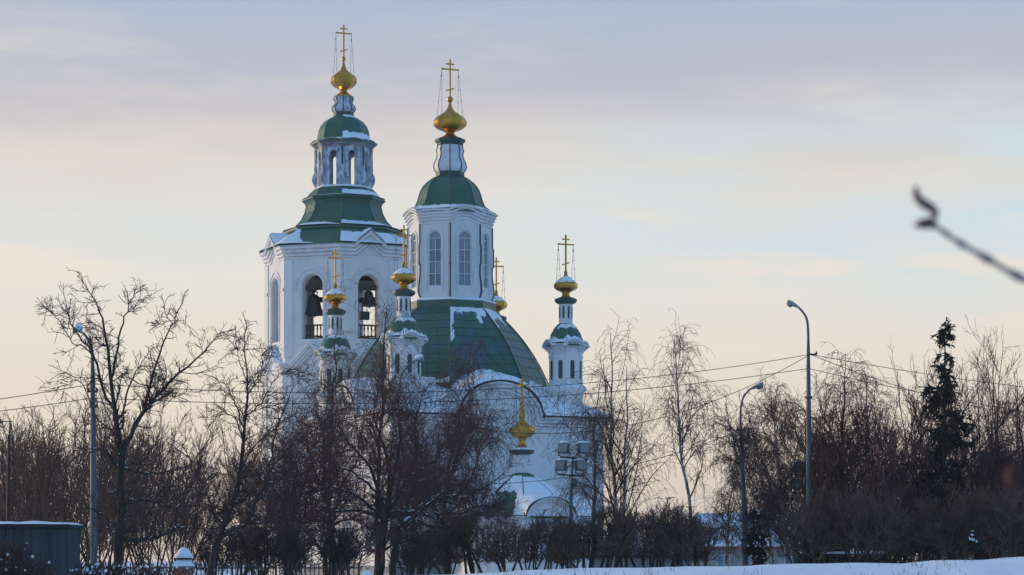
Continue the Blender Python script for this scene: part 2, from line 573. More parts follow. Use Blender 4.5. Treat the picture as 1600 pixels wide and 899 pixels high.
def sphere_prof(r, z, n=6):
    return [(max(0.002, r * math.sin(PI * i / n)), z - r * math.cos(PI * i / n)) for i in range(n + 1)]

# ---------- profiles
CORN = [(0, 0), (0.09, 0.02), (0.09, 0.15), (0.02, 0.17), (0.02, 0.21), (0.21, 0.24), (0.21, 0.40), (0.12, 0.42), (0.12, 0.46), (0.34, 0.51), (0.34, 0.66), (0.25, 0.68), (0.25, 0.72), (0.46, 0.80), (0.49, 0.96), (-0.05, 1.03)]
def scaled(prof, so, sn):
    return [(o * so, n * sn) for o, n in prof]

# ---------- main body walls + cornice with arched gables
G, GH, Z0 = 2.30, 2.30, 10.35
def body_path(half):
    p = [(-half, Z0), (-G - 0.55, Z0), (-G - 0.25, Z0 + 0.06), (-G - 0.02, Z0 + 0.28)]
    for i in range(1, 20):
        f = PI - PI * i / 20
        p.append((G * math.cos(f), Z0 + 0.28 + (GH - 0.28) * math.sin(f) ** 0.9))
    p += [(G + 0.02, Z0 + 0.28), (G + 0.25, Z0 + 0.06), (G + 0.55, Z0), (half, Z0)]
    return p
for k, ap, half in ((0, HV, HU), (2, HU, HV), (4, HV, HU), (6, HU, HV)):
    m = MB()
    path = body_path(half)
    vs = []; fs = []
    for x, z in path:
        vs.append(FP((0, 0), k, ap, x, -0.3)); vs.append(FP((0, 0), k, ap, x, z + 0.5))
    for i in range(len(path) - 1):
        fs.append((2 * i, 2 * i + 2, 2 * i + 3, 2 * i + 1))
    m.add(vs, fs)
    wall = m.build('wall', 'plaster', CH)
    m = MB()
    mould(m, (0, 0), k, ap, path, scaled(CORN, 1.0, 0.82), miter=1.0)
    m.build('cornice', 'plaster_trim', wall)
    m = MB()
    mould(m, (0, 0), k, ap, path, [(0.40, 0.80), (0.55, 0.795), (0.55, 0.845), (-0.1, 0.875)], miter=1.0)
    m.build('eave_flashing', 'eave_metal', wall)
    # corner pilasters and a plinth
    for s in (-1, 1):
        m = MB()
        x0, x1 = sorted((s * (half - 0.01), s * (half - 1.3)))
        m.add([FP((0, 0), k, ap, x, z, o) for o in (0.0, 0.10) for x, z in ((x0, -0.3), (x1, -0.3), (x1, Z0 - 0.02), (x0, Z0 - 0.02))],
              [(4, 5, 6, 7), (0, 1, 5, 4), (2, 3, 7, 6), (1, 2, 6, 5), (3, 0, 4, 7)])
        m.build('pilaster', 'plaster', wall)
    m = MB()
    mould(m, (0, 0), k, ap, [(-half, 0.0), (half, 0.0)], [(0.22, -0.3), (0.22, 1.0), (0.14, 1.12), (0, 1.2)], miter=1.0)
    m.build('plinth', 'grey_wall', wall)
    # tall arched windows of the nave walls
    for wx in (() if k == 0 else (-4.6, 0.0, 4.6)):
        for zs, zsp in ((2.0, 4.0),):
            m = MB()
            pts = arch_pts(0.62, zs, zsp, 10)
            mould(m, (0, 0), k, ap, [(x + wx, z) for x, z in pts], [(0, 0.0), (0.10, 0.0), (0.12, 0.16), (0.0, 0.2)], ends=False)
            wo_ = m.build('window', 'plaster_trim', CH)
            m = MB()
            vs = [FP((0, 0), k, ap, x + wx, z, 0.02) for x, z in pts]
            m.add(vs, [tuple(range(len(vs)))])
            m.build('pane', 'glass', wo_)
            m = MB()
            for zz in (zs + 0.75, zs + 1.5, zs + 2.2):
                b = FP((0, 0), k, ap, wx, zz, 0.04); m.box(b, (1.2, 0.05, 0.05), rz=k * PI / 4)
            m.box(FP((0, 0), k, ap, wx, (zs + zsp + 0.5) / 2, 0.045), (0.05, 0.05, zsp - zs + 0.5), rz=k * PI / 4)
            m.build('window_frame', 'window_frame', wo_)

# ---------- snow covered roof of the main body
def body_roof():
    OV = 0.5
    nx, ny = 96, 104
    bx, by = HU + OV, HV + OV
    ze = Z0 + 0.88
    def hgt(x, y):
        d = min(bx - abs(x), by - abs(y))
        h = ze + min(2.6, 0.02 + 0.62 * d)
        d0 = min(1.0, d / 0.5)
        # barrel vaults behind the four gables
        Ro = G + 0.78
        for a, dd in ((x, by - abs(y)), (y, bx - abs(x))):
            if abs(a) < Ro + 0.9:
                if abs(a) <= Ro:
                    hb = ze + (GH + 0.02) * math.sqrt(max(0, 1 - (a / Ro) ** 2)) ** 0.95
                else:
                    hb = ze
                h = max(h, hb + 0.28 * min(1, dd / 0.35) + 0.14 * max(0, dd - 0.4))
        h += (0.10 * nz(x, y, 2, 0.5) + 0.04 * nz(x, y, 7, 1.7)) * d0
        return h + 0.10 * d0
    vs = []; n = nx + 1
    for j in range(ny + 1):
        for i in range(n):
            x = -bx + 2 * bx * i / nx; y = -by + 2 * by * j / ny
            vs.append((x, y, hgt(x, y)))
    fs = [(j * n + i, j * n + i + 1, (j + 1) * n + i + 1, (j + 1) * n + i) for j in range(ny) for i in range(nx)]
    return MB().add(vs, fs).build('roof_snow', 'snow', CH, smooth=True)
body_roof()

# ---------- big octagonal vault of sheet metal panels
VP = [(6.92, 13.45), (6.80, 13.8), (6.30, 14.85), (5.74, 15.85), (5.05, 16.85), (4.30, 17.75), (3.62, 18.45), (3.05, 18.95)]
m = MB().lathe([(6.9, 12.6)] + VP)
vault = m.build('roof_vault', 'green_roof', CH)
rng = random.Random(5)
ROWS = 9
panel_meshes = []
for r in range(ROWS):
    t0, t1 = r / ROWS, (r + 1) / ROWS
    ncol = [6, 6, 6, 5, 5, 4, 4, 3, 3][r]
    for q in range(ncol):
        m = MB()
        def pp(t, f, o):
            R, z = prof_at(VP, t)
            R2, z2 = prof_at(VP, min(1, t + .01)); R1, z1 = prof_at(VP, max(0, t - .01))
            a, b = z2 - z1, -(R2 - R1); L = math.hypot(a, b)
            hw = R * math.sin(PI / 8)
            return FP((0, 0), 0, R * math.cos(PI / 8), f * hw, z + b / L * o, a / L * o)
        g = 0.007
        f0, f1 = -1 + 2 * q / ncol + g, -1 + 2 * (q + 1) / ncol - g
        s0, s1 = t0 + 0.002, t1 - 0.002
        cs = [(s0, f0), (s0, f1), (s1, f1), (s1, f0)]
        up = [0.034, 0.034, 0.02, 0.02]
        m.add([pp(t, f, -0.03) for t, f in cs] + [pp(t, f, u) for (t, f), u in zip(cs, up)],
              [(4, 5, 6, 7), (0, 1, 5, 4), (1, 2, 6, 5), (2, 3, 7, 6), (3, 0, 4, 7)])
        panel_meshes.append(m.mesh('roof_panel', 'green_sheet'))
for k in range(8):
    for me in panel_meshes:
        link_mesh('roof_panel', me, vault, rz=k * PI / 4)
# standing seams along the hips
for k in range(8):
    m = MB()
    a = PI / 8 + k * PI / 4
    m.tube([(R * 1.012 * math.cos(a), R * 1.012 * math.sin(a), z + 0.02) for R, z in VP], 0.045, 6)
    m.build('hip_seam', 'green_paint', vault)
# snow patches lying on the vault
def vs_(k, fn, **kw):
    m = MB()
    oct_snow(m, (0, 0), VP, k, fn, **kw)
    m.build('snow_patch', 'snow', vault, smooth=True)
def rag(s, t, a=3.0, b=0.5):
    return b * (nz(s * a, t * a * 2.2, 1.3) + 0.5 * nz(s * a * 3, t * a * 6, 4.4))
vs_(0, lambda s, t: max(0.10 * (t - 0.84) * 9 + 0.30 * rag(s, t) + 0.02,                       # top strip
                        0.9 * (-0.84 - s + 0.10 * (t - 0.5)) + 0.22 * rag(s + 3, t, 5) - 2.5 * max(0, 0.50 - t)),
    ns=70, ntt=60, thick=0.10, trange=(0.05, 1))
vs_(0, lambda s, t: 0.20 - 0.30 * (s - 0.05) ** 2 - t * 1.05 + 0.12 * rag(s, t, 2), ns=50, ntt=24, thick=0.22, trange=(0, 0.35))
vs_(1, lambda s, t: (t - 0.74) * 0.9 + 0.22 * rag(s, t) - 0.1 * (s + 0.2), ns=40, ntt=30, thick=0.12, trange=(0.5, 1))
vs_(7, lambda s, t: 0.10 - abs(t - 0.93) * 3 - 0.25 * (s - 0.2) ** 2 * 3 + 0.15 * rag(s, t), ns=40, ntt=24, thick=0.07, trange=(0.7, 1))
vs_(7, lambda s, t: 0.10 - t * 1.6 + 0.12 * rag(s, t, 3), ns=40, ntt=16, thick=0.16, trange=(0, 0.2))
vs_(6, lambda s, t: 0.12 - t * 1.2 + 0.14 * rag(s, t, 3), ns=40, ntt=16, thick=0.16, trange=(0, 0.3))

# ---------- drum base ring, drum, windows, cornice
ring = MB().lathe([(3.12, 18.7), (3.20, 18.95), (3.20, 19.45), (3.05, 19.55)]).build('drum_base', 'green_roof', CH)
MB().lathe([(3.22, 19.44), (3.20, 19.54), (2.9, 19.60)]).build('snow_ledge', 'snow', ring)
DR = 2.90
dap = DR * math.cos(PI / 8)
m = MB()
for k in range(8):
    arch_panel(m, (0, 0), k, dap, 0.35, 19.5, 25.4, 0.47, 20.42, 23.72)
drum = m.build('drum', 'plaster', CH)
hw = DR * math.sin(PI / 8)
for k in range(8):
    m = MB()
    pts = arch_pts(0.60, 20.10, 23.72, 14)
    mould(m, (0, 0), k, dap, pts, [(0, -0.07), (0.07, -0.07), (0.07, 0.04), (0, 0.04)], ends=False)
    win = m.build('window', 'plaster_trim', CH)
    fm = MB()
    inner = arch_pts(0.47, 20.42, 23.72, 14)
    mould(fm, (0, 0), k, dap, inner, [(-0.12, 0.0), (-0.04, 0.0), (-0.04, -0.06), (-0.12, -0.06)], ends=False)
    a = -PI / 2 + k * PI / 4
    fm.box(FP((0, 0), k, dap, 0, 22.05, -0.09), (0.055, 0.06, 3.3), rz=a + PI / 2)
    for zz in (20.45, 21.26, 22.08, 22.90, 23.70):
        fm.box(FP((0, 0), k, dap, 0, zz, -0.092), (0.94, 0.062, 0.055), rz=a + PI / 2)
    fm.build('window_frame', 'window_frame', win)
    for r in range(4):
        for cx in (-0.225, 0.225):
            MB().box((0, 0, 0), (0.40, 0.012, 0.76)).build('pane', 'glass', win, FP((0, 0), k, dap, cx, 20.86 + r * 0.813, -0.13 + 0.004 * rng.uniform(-1, 1)),
                                                            rz=a + PI / 2 + rng.uniform(-.03, .03))
    lun = arch_pts(0.43, 23.73, 23.74, 10)
    MB().add([FP((0, 0), k, dap, x, z, -0.13) for x, z in lun[1:-1]], [tuple(range(len(lun) - 2))]).build('pane', 'glass', win)
    # green scrolled edge rib
    m = MB()
    aa = -PI / 2 + k * PI / 4 + PI / 8
    prof = [(DR + 0.05, 24.72), (DR + 0.05, 23.3), (DR + 0.12, 23.25), (DR + 0.12, 22.0), (DR + 0.03, 21.9), (DR + 0.03, 21.2), (DR + 0.14, 20.5), (DR + 0.17, 20.1), (DR + 0.06, 19.75), (DR - 0.1, 19.62)]
    m.tube([(R * math.cos(aa), R * math.sin(aa), z) for R, z in prof], 0.062, 6)
    m.build('rib', 'green_paint', drum)
    # white buttress strip carrying the rib
    m = MB()
    vs = []; fs = []
    tx, ty = -math.sin(aa), math.cos(aa)
    for R, z in prof:
        for R_, w in ((DR - 0.25, 0.16), (R - 0.035, 0.16), (R - 0.035, -0.16), (DR - 0.25, -0.16)):
            vs.append((R_ * math.cos(aa) + tx * w, R_ * math.sin(aa) + ty * w, z))
    for i in range(len(prof) - 1):
        for j in range(3):
            fs.append((i * 4 + j, i * 4 + j + 1, i * 4 + j + 5, i * 4 + j + 4))
    fs.append((0, 1, 2, 3)); 
    m.add(vs, fs).build('rib_strip', 'plaster', drum)
# wavy stepped cornice: arched over the cardinal faces
def wave_path(half, z, rise, k, droop=0.0):
    p = [(-half, z)]
    for i in range(1, 16):
        x = -half + 2 * half * i / 16
        f = math.cos(x / half * PI / 2)
        p.append((x, z + rise * (f ** 1.2)))
    p.append((half, z))
    return p
DC = [(0, 0), (0.07, 0.03), (0.07, 0.17), (0.02, 0.19), (0.02, 0.23), (0.15, 0.26), (0.15, 0.38), (0.09, 0.40), (0.09, 0.44), (0.23, 0.47), (0.23, 0.58), (0.17, 0.60), (0.17, 0.64), (0.31, 0.68), (0.31, 0.79), (0.25, 0.81), (0.25, 0.85), (0.38, 0.90), (0.40, 1.0), (-0.3, 1.12)]
for k in range(8):
    m = MB()
    p = wave_path(hw, 24.62 if k % 2 == 0 else 24.62, 0.34 if k % 2 == 0 else 0.05, k)
    mould(m, (0, 0), k, dap, p, DC)
    m.build('cornice', 'plaster_trim', drum)
DOME = [(3.24, 25.66), (2.75, 25.95), (2.42, 26.20), (2.26, 26.58), (2.14, 27.0), (2.03, 27.32), (1.86, 27.60), (1.60, 27.88), (1.26, 28.13), (0.92, 28.32)]
dome = MB().lathe([(3.2, 25.5)] + DOME).build('dome', 'green_roof', CH)
for k in range(8):
    m = MB()
    oct_snow(m, (0, 0), DOME, k, lambda s, t: 0.12 - t * (0.62 if k in (0, 1, 7) else 0.5) + 0.05 * rag(s + k, t, 3), ns=30, ntt=12, thick=0.10, trange=(0.0, 0.3))
    m.build('snow_patch', 'snow', dome, smooth=True)
    m = MB(); a = PI / 8 + k * PI / 4
    m.tube([(R * 1.005 * math.cos(a), R * 1.005 * math.sin(a), z + 0.01) for R, z in DOME[1:]], 0.03, 5)
    m.build('hip_seam', 'green_paint', dome)

# ---------- small lantern on the drum dome
MB().lathe([(1.0, 28.25), (1.0, 28.55), (0.95, 28.62)]).build('lantern_base', 'green_paint', CH)
LP = [(0.98, 28.60), (1.10, 28.78), (1.14, 28.98), (1.08, 29.25), (0.95, 29.5), (0.88, 29.75), (0.90, 29.95), (0.94, 30.1), (0.88, 30.28), (0.86, 30.46)]
lan = MB().lathe(LP).build('lantern', 'plaster_trim', CH)
for k in range(8):
    a = PI / 8 + k * PI / 4
    m = MB(); m.tube([(R * 1.01 * math.cos(a), R * 1.01 * math.sin(a), z) for R, z in LP], 0.042, 6)
    m.build('rib', 'green_paint', lan)
MB().lathe([(0.86, 30.44), (0.92, 30.5), (0.92, 30.6), (1.04, 30.68), (1.08, 30.8), (1.08, 30.88), (0.8, 30.98)]).build('lantern_cap', 'green_paint', CH)
ON1 = [(0.78, 30.95), (0.55, 31.08), (0.34, 31.22), (0.30, 31.36), (0.44, 31.44), (0.84, 31.58), (1.10, 31.80), (1.17, 31.93), (1.16, 32.16), (1.03, 32.38), (0.81, 32.56), (0.56, 32.71), (0.33, 32.87), (0.18, 33.08), (0.10, 33.36), (0.08, 33.5)]
on1 = MB().lathe(ON1).build('onion_dome', 'gold', CH)
MB().lathe(sphere_prof(0.22, 33.68, 8), n=12).build('ball', 'gold', on1, smooth=True)
finial(CH, 33.85, 2.62, 0.62, 0.31, 0.32, 0.105, 0.86, 32.42, dome=on1)

# ---------- corner turrets
def make_turret():
    c = (0, 0)
    R = 1.14; ap = R * math.cos(PI / 8); h = R * math.sin(PI / 8)
    body = MB().lathe([(1.16, 10.6), (1.16, 12.9), (1.30, 13.05), (1.42, 13.15), (1.42, 13.3), (1.14, 13.5), (1.14, 15.30), (1.20, 15.34), (1.20, 15.46), (1.14, 15.5), (1.14, 15.95), (0.9, 16.2)])
    t = body.build('turret', 'plaster')
    for k in range(8):
        m = MB(); a = k * PI / 4
        m.box(FP(c, k, ap, 0, 14.50, 0.0), (0.24, 0.05, 1.25), rz=a)
        m.box(FP(c, k, ap, 0, 14.50, 0.002), (0.30, 0.03, 1.0), rz=a)
        m.build('slit_window', 'green_paint', t)
        m = MB()
        mould(m, c, k, ap, wave_path(h, 15.60, 0.34 if k % 2 == 0 else 0.0, k), scaled(DC, 0.98, 0.62))
        m.build('cornice', 'plaster_trim', t)
    prof = [(1.30, 16.22), (1.18, 16.42), (1.12, 16.7), (1.02, 17.0), (0.86, 17.25), (0.66, 17.45), (0.48, 17.58)]
    dm = MB().lathe([(1.4, 16.1)] + prof, n=16, a0=PI / 16).build('turret_dome', 'green_roof', t, smooth=True)
    for k in range(8):
        m = MB()
        oct_snow(m, c, [(1.50, 16.18)] + prof, k, lambda s, t_: 0.24 - t_ * 0.62 + 0.13 * rag(s + 2 * k, t_, 2.2) + (0.08 * math.cos(s * PI / 2) if k % 2 == 0 else 0), ns=18, ntt=12, thick=0.17, trange=(0, 0.55))
        if k in (0, 1, 2, 5, 7):
            oct_snow(m, c, prof, k, lambda s, t_: (t_ - 0.70) * 0.8 + 0.14 * rag(s + k, t_, 2), ns=14, ntt=10, thick=0.09, trange=(0.6, 1))
        tag(m.build('snow_patch', 'snow', t, smooth=True), kind='stuff')
    MB().lathe([(1.45, 13.28), (1.30, 13.42), (1.10, 13.55)]).build('snow_ledge', 'snow', t)
    MB().lathe([(0.54, 17.52), (0.54, 17.64), (0.46, 17.68)]).build('collar', 'green_paint', t)
    MB().lathe([(0.46, 17.6), (0.46, 19.05)], n=16, a0=0).build('neck', 'plaster_trim', t)
    for k in range(8):
        m = MB(); a = k * PI / 4
        m.box(FP(c, k, 0.45, 0, 18.42, 0.0), (0.115, 0.05, 0.82), rz=a)
        m.box(FP(c, k, 0.45, 0, 18.42, 0.002), (0.15, 0.045, 0.5), rz=a)
        m.build('slit', 'green_paint', t)
    MB().lathe([(0.5, 19.0), (0.66, 19.08), (0.76, 19.2), (0.76, 19.36), (0.5, 19.46)]).build('cap', 'green_paint', t)
    ON = [(0.42, 19.42), (0.30, 19.55), (0.24, 19.68), (0.28, 19.80), (0.56, 19.92), (0.77, 20.08), (0.82, 20.18), (0.81, 20.36), (0.68, 20.52), (0.46, 20.66), (0.26, 20.80), (0.14, 20.96), (0.09, 21.12)]
    od = MB().lathe(ON).build('onion_dome', 'gold', t)
    MB().lathe(sphere_prof(0.13, 21.18, 6), n=10).build('ball', 'gold', t, smooth=True)
    MB().lathe([(0.72, 20.46), (0.60, 20.62), (0.44, 20.74), (0.2, 20.9)], n=10, cap=False).build('snow_cap', 'snow', t, smooth=True)
    finial(t, 21.28, 2.45, 0.56, 0.27, 0.28, 0.095, 0.60, 20.56)
    return t
tur = make_turret()
tur.parent = CH
tur.location = (TUR[0][0], TUR[0][1], 0)
for x, y in TUR[1:]:
    copy_tree(tur, CH, (x, y, 0), 0.0)

# ---------- bell tower
R0 = 6.03; tap = R0 * math.cos(PI / 8); th_ = R0 * math.sin(PI / 8)
lower = MB().lathe([(6.3, -0.3), (6.3, 1.2), (6.15, 1.3), (6.15, 16.0), (6.03, 16.9), (5.9, 17.85)], TW).build('lower_tower', 'plaster', CH)
LC = scaled(CORN, 0.95, 0.72)
lap = 6.15 * math.cos(PI / 8); lh = 6.15 * math.sin(PI / 8)
for k in range(8):
    m = MB()
    path = [(-lh, 15.75), (-1.25, 15.75), (0, 16.95), (1.25, 15.75), (lh, 15.75)]
    mould(m, TW, k, lap, path, LC)
    m.build('cornice', 'plaster_trim', lower)
    m = MB()
    mould(m, TW, k, lap, path, [(0.3, 0.70), (0.5, 0.72), (0.5, 0.80), (-0.9, 0.98)])
    m.build('eave_snow', 'snow', lower)
    m = MB()
    m.add([FP(TW, k, lap, x, z, 0.02) for x, z in ((-1.5, 15.7), (1.5, 15.7), (0, 17.6))], [(0, 1, 2)])
    m.build('gable', 'plaster', lower)
    for s in (-1, 1):
        m = MB()
        x0, x1 = s * lh * 1.03, s * (lh - 0.75)
        m.add([FP(TW, k, lap, x, z, o) for o in (0, 0.12) for x, z in ((x0, 0), (x1, 0), (x1, 15.74), (x0, 15.74))],
              [(4, 5, 6, 7), (0, 1, 5, 4), (2, 3, 7, 6), (1, 2, 6, 5), (3, 0, 4, 7)])
        m.build('pilaster', 'plaster', lower)
m = MB()
for k in range(8):
    arch_panel(m, TW, k, tap, 0.95, 17.0, 24.6, 0.86, 18.30, 22.38)
stage = m.build('bell_stage', 'plaster', CH)
MB().lathe([(5.3, 17.9), (5.3, 18.25)], TW).build('floor', 'timber', stage)
MB().lathe([(5.6, 24.25), (5.6, 24.5)], TW).build('ceiling', 'timber', stage)
gz = 24.42
for k in range(8):
    card = k % 2 == 0
    path = [(-th_, gz), (-0.98, gz), (0, gz + 0.80), (0.98, gz), (th_, gz)] if card else [(-th_, gz), (-th_ + 0.74, gz), (th_ - 0.74, gz), (th_, gz)]
    m = MB(); mould(m, TW, k, tap, path, CORN)
    m.build('cornice', 'plaster_trim', stage)
    m = MB(); mould(m, TW, k, tap, path, [(0.40, 0.99), (0.52, 0.99), (0.52, 1.025), (-0.3, 1.06)])
    m.build('eave_flashing', 'plaster_trim', stage)
    if card:
        m = MB()
        m.add([FP(TW, k, tap, x, z, 0.01) for x, z in ((-1.3, gz), (1.3, gz), (0, 25.9))], [(0, 1, 2)])
        m.build('gable', 'plaster', stage)
        # snow covered saddle roof behind the gable
        m = MB()
        sec = [(-1.42, 25.50), (-0.7, 26.10), (0, 26.66), (0.7, 26.10), (1.42, 25.50)]
        vs = [FP(TW, k, tap, x, z + dz, o) for o, dz in ((0.46, 0.0), (0.30, 0.10), (-2.2, 0.12)) for x, z in sec]
        fs = [(j * 5 + i, j * 5 + i + 1, (j + 1) * 5 + i + 1, (j + 1) * 5 + i) for j in range(2) for i in range(4)]
        m.add(vs, fs).build('gable_snow', 'snow', stage)
    # arch surrounds
    for rr, zz in ((1.02, 18.30), (1.36, 22.0)):
        m = MB(); mould(m, TW, k, tap, arch_pts(rr, zz, 22.38, 16), [(0, -0.07), (0.075, -0.06), (0.075, 0.05), (0, 0.06)], ends=False)
        m.build('archivolt', 'plaster_trim', stage)
    for s in (-1, 1):
        m = MB()
        x0, x1 = s * th_ * 1.02, s * (th_ - 0.68)
        m.add([FP(TW, k, tap, x, z, o) for o in (0, 0.09) for x, z in ((x0, 17.0), (x1, 17.0), (x1, gz - 0.01), (x0, gz - 0.01))],
              [(4, 5, 6, 7), (0, 1, 5, 4), (2, 3, 7, 6), (1, 2, 6, 5), (3, 0, 4, 7)])
        m.build('pilaster', 'plaster', stage)
        m = MB()
        xa, xb = sorted((s * th_, s * (th_ - 0.72)))
        mould(m, TW, k, tap, [(xa, 22.05), (xb, 22.05)], [(0.09, -0.02), (0.16, 0.02), (0.16, 0.12), (0.20, 0.18), (0.09, 0.22)], ends=False)
        m.build('impost', 'plaster_trim', stage)
    a = k * PI / 4
    # snowy sill and railing
    MB().box(FP(TW, k, tap, 0, 18.31, -0.35), (1.70, 0.62, 0.07), rz=a).build('sill_snow', 'snow', stage)
    rl = MB().box(FP(TW, k, tap, 0, 19.42, -0.55), (1.70, 0.12, 0.12), rz=a).box(FP(TW, k, tap, 0, 18.44, -0.55), (1.70, 0.10, 0.10), rz=a).build('railing', 'timber', CH)
    for j in range(6):
        x = -0.72 + j * 0.288
        p = FP(TW, k, tap, x, 0, -0.55)
        MB().lathe([(0.035, 18.46), (0.07, 18.62), (0.035, 18.8), (0.045, 19.0), (0.075, 19.2), (0.035, 19.38)], (p[0], p[1]), 6).build('baluster', 'timber', rl)
    MB().box(FP(TW, k, tap, 0, 22.32, -0.75), (1.9, 0.34, 0.40), rz=a).build('beam', 'timber', stage)
MB().box((TW[0], TW[1], 23.6), (9.2, 0.3, 0.32)).build('beam', 'timber', stage)
MB().box((TW[0], TW[1], 23.92), (0.3, 9.2, 0.30)).build('beam', 'timber', stage)

# tower roof
TR1 = [(6.55, 25.48), (5.75, 26.0), (5.1, 26.5), (4.74, 26.88)]
TR2 = [(4.74, 27.10), (3.75, 27.5), (3.31, 27.97), (3.02, 28.55), (2.90, 29.08), (3.0, 29.32), (3.24, 29.52)]
TR3 = [(3.24, 29.60), (2.80, 29.80), (2.58, 30.16), (2.22, 30.50)]
roof = MB().lathe(TR1 + [(4.84, 26.90), (4.84, 27.04)] + TR2 + TR3, TW).build('tower_roof', 'green_roof', CH)
for k in range(8):
    a = PI / 8 + k * PI / 4
    for pr in (TR1, TR2):
        m = MB(); m.tube([(TW[0] + R * 1.004 * math.cos(a), TW[1] + R * 1.004 * math.sin(a), z + 0.01) for R, z in pr], 0.035, 5)
        m.build('hip_seam', 'green_paint', roof)
def ts(k, prof, fn, **kw):
    m = MB(); oct_snow(m, TW, prof, k, fn, **kw); tag(m.build('snow_patch', 'snow', roof, smooth=True), kind='stuff')
for k in range(8):
    if k == 7:     # front left facet: snow slid off towards the corner
        f1 = lambda s, t: 0.28 - 0.34 * (s + 0.9) - 0.50 * t * (0.4 + 0.6 * (s + 1)) + 0.05 * rag(s, t, 3) + (0.10 if t < 0.12 else 0)
    else:
        f1 = lambda s, t: 0.62 - t * 0.75 + 0.05 * rag(s + k, t, 3)
    ts(k, TR1, f1, ns=44, ntt=18, thick=0.16)
    if k == 7:
        f2 = lambda s, t: 0.26 - t * 0.85 - 0.24 * max(0, s - 0.1) + 0.06 * rag(s, t, 4)
    elif k == 6:
        f2 = lambda s, t: 0.10 - t * 0.8 + 0.05 * rag(s, t, 4)
    else:
        f2 = lambda s, t: 0.30 - t * 0.85 + 0.05 * rag(s + k, t, 4)
    ts(k, TR2, f2, ns=40, ntt=20, thick=0.12, trange=(0, 0.5))
    f3 = (lambda s, t: 0.12 - t * 0.55 + 0.05 * rag(s + k, t, 4)) if k in (7, 6) else (lambda s, t: 0.30 - t * 0.45 + 0.08 * rag(s + k, t, 4))
    ts(k, TR3, f3, ns=30, ntt=12, thick=0.10)

# pierced upper lantern
UR = 2.14; uap = UR * math.cos(PI / 8); uh = UR * math.sin(PI / 8)
m = MB()
for k in range(8):
    arch_panel(m, TW, k, uap, 0.38, 30.35, 33.75, 0.29, 30.50, 32.98, 10)
ul = m.build('upper_lantern', 'peeling_paint', CH)
MB().lathe([(2.05, 33.5), (2.05, 33.7)], TW).build('ceiling', 'dark_inside', ul)
MB().lathe([(2.35, 30.40), (2.2, 30.56), (1.8, 30.60)], TW).build('sill_snow', 'snow', ul)
for k in range(8):
    a = PI / 8 + k * PI / 4 - PI / 2
    prof = [(2.20, 33.55), (2.18, 32.7), (2.24, 32.6), (2.24, 32.1), (2.30, 32.0), (2.26, 31.75), (2.40, 31.45), (2.46, 31.2), (2.40, 30.9), (2.22, 30.55), (2.2, 30.4)]
    tx, ty = -math.sin(a), math.cos(a)
    vs = []; fs = []
    for R, z in prof:
        for R_, w in ((UR - 0.3, 0.17), (R, 0.14), (R, -0.14), (UR - 0.3, -0.17)):
            vs.append((TW[0] + R_ * math.cos(a) + tx * w, TW[1] + R_ * math.sin(a) + ty * w, z))
    for i in range(len(prof) - 1):
        for j in range(3):
            fs.append((i * 4 + j, i * 4 + j + 1, i * 4 + j + 5, i * 4 + j + 4))
    MB().add(vs, fs).build('buttress', 'peeling_paint', ul)
    MB().box(FP(TW, k + 0.5, UR, 0, 32.05, 0.10), (0.13, 0.05, 2.9), rz=a + PI / 2).build('rib', 'green_paint', ul)
    m = MB()
    mould(m, TW, k, uap, wave_path(uh, 33.42, 0.16, k), scaled(DC, 1.15, 0.55))
    m.build('cornice', 'lantern_cornice', ul)
UD = [(2.62, 33.98), (2.25, 34.10), (2.08, 34.28), (2.02, 34.62), (1.95, 35.0), (1.80, 35.36), (1.52, 35.70), (1.12, 35.96), (0.76, 36.14)]
ud = MB().lathe([(2.6, 33.85)] + UD, TW).build('lantern_dome', 'green_roof', CH)
for k in range(8):
    m = MB()
    oct_snow(m, TW, UD, k, lambda s, t: 0.12 - t * 0.52 + (0.06 if k in (0, 1) else -0.03) + 0.05 * rag(s + k, t, 3), ns=24, ntt=12, thick=0.09, trange=(0, 0.45))
    if k in (0, 1):
        m.build('snow_patch', 'snow', ud, smooth=True); m = MB()
        oct_snow(m, TW, UD, k, lambda s, t: (t - 0.84) * 1.2 + 0.06 * rag(s, t, 2), ns=20, ntt=10, thick=0.06, trange=(0.7, 1))
    m.build('snow_patch', 'snow', ud, smooth=True)
MB().lathe([(0.80, 36.05), (0.78, 36.42), (0.72, 36.46)], TW).build('lantern_base', 'green_paint', CH)
SP = [(0.74, 36.42), (0.88, 36.58), (0.92, 36.74), (0.82, 36.94), (0.66, 37.10), (0.66, 37.30), (0.76, 37.44), (0.74, 37.58), (0.66, 37.68)]
sl2 = MB().lathe(SP, TW).build('small_lantern', 'peeling_paint', CH)
for k in range(8):
    a = PI / 8 + k * PI / 4
    m = MB(); m.tube([(TW[0] + R * 1.01 * math.cos(a), TW[1] + R * 1.01 * math.sin(a), z) for R, z in SP], 0.04, 6)
    m.build('rib', 'green_paint', sl2)
ON2 = [(0.74, 37.64), (0.72, 37.72), (0.48, 37.86), (0.30, 38.02), (0.26, 38.16), (0.36, 38.24), (0.68, 38.36), (0.95, 38.62), (1.03, 38.80), (1.02, 39.04), (0.90, 39.26), (0.69, 39.43), (0.46, 39.58), (0.25, 39.76), (0.14, 40.05), (0.08, 40.4), (0.07, 40.5)]
on2 = MB().lathe(ON2, TW).build('onion_dome', 'gold', CH)
MB().lathe(sphere_prof(0.17, 40.62, 8), TW, n=12).build('ball', 'gold', on2, smooth=True)
finial(CH, 40.76, 2.52, 0.63, 0.31, 0.32, 0.105, 0.76, 39.3, c=TW, dome=on2)

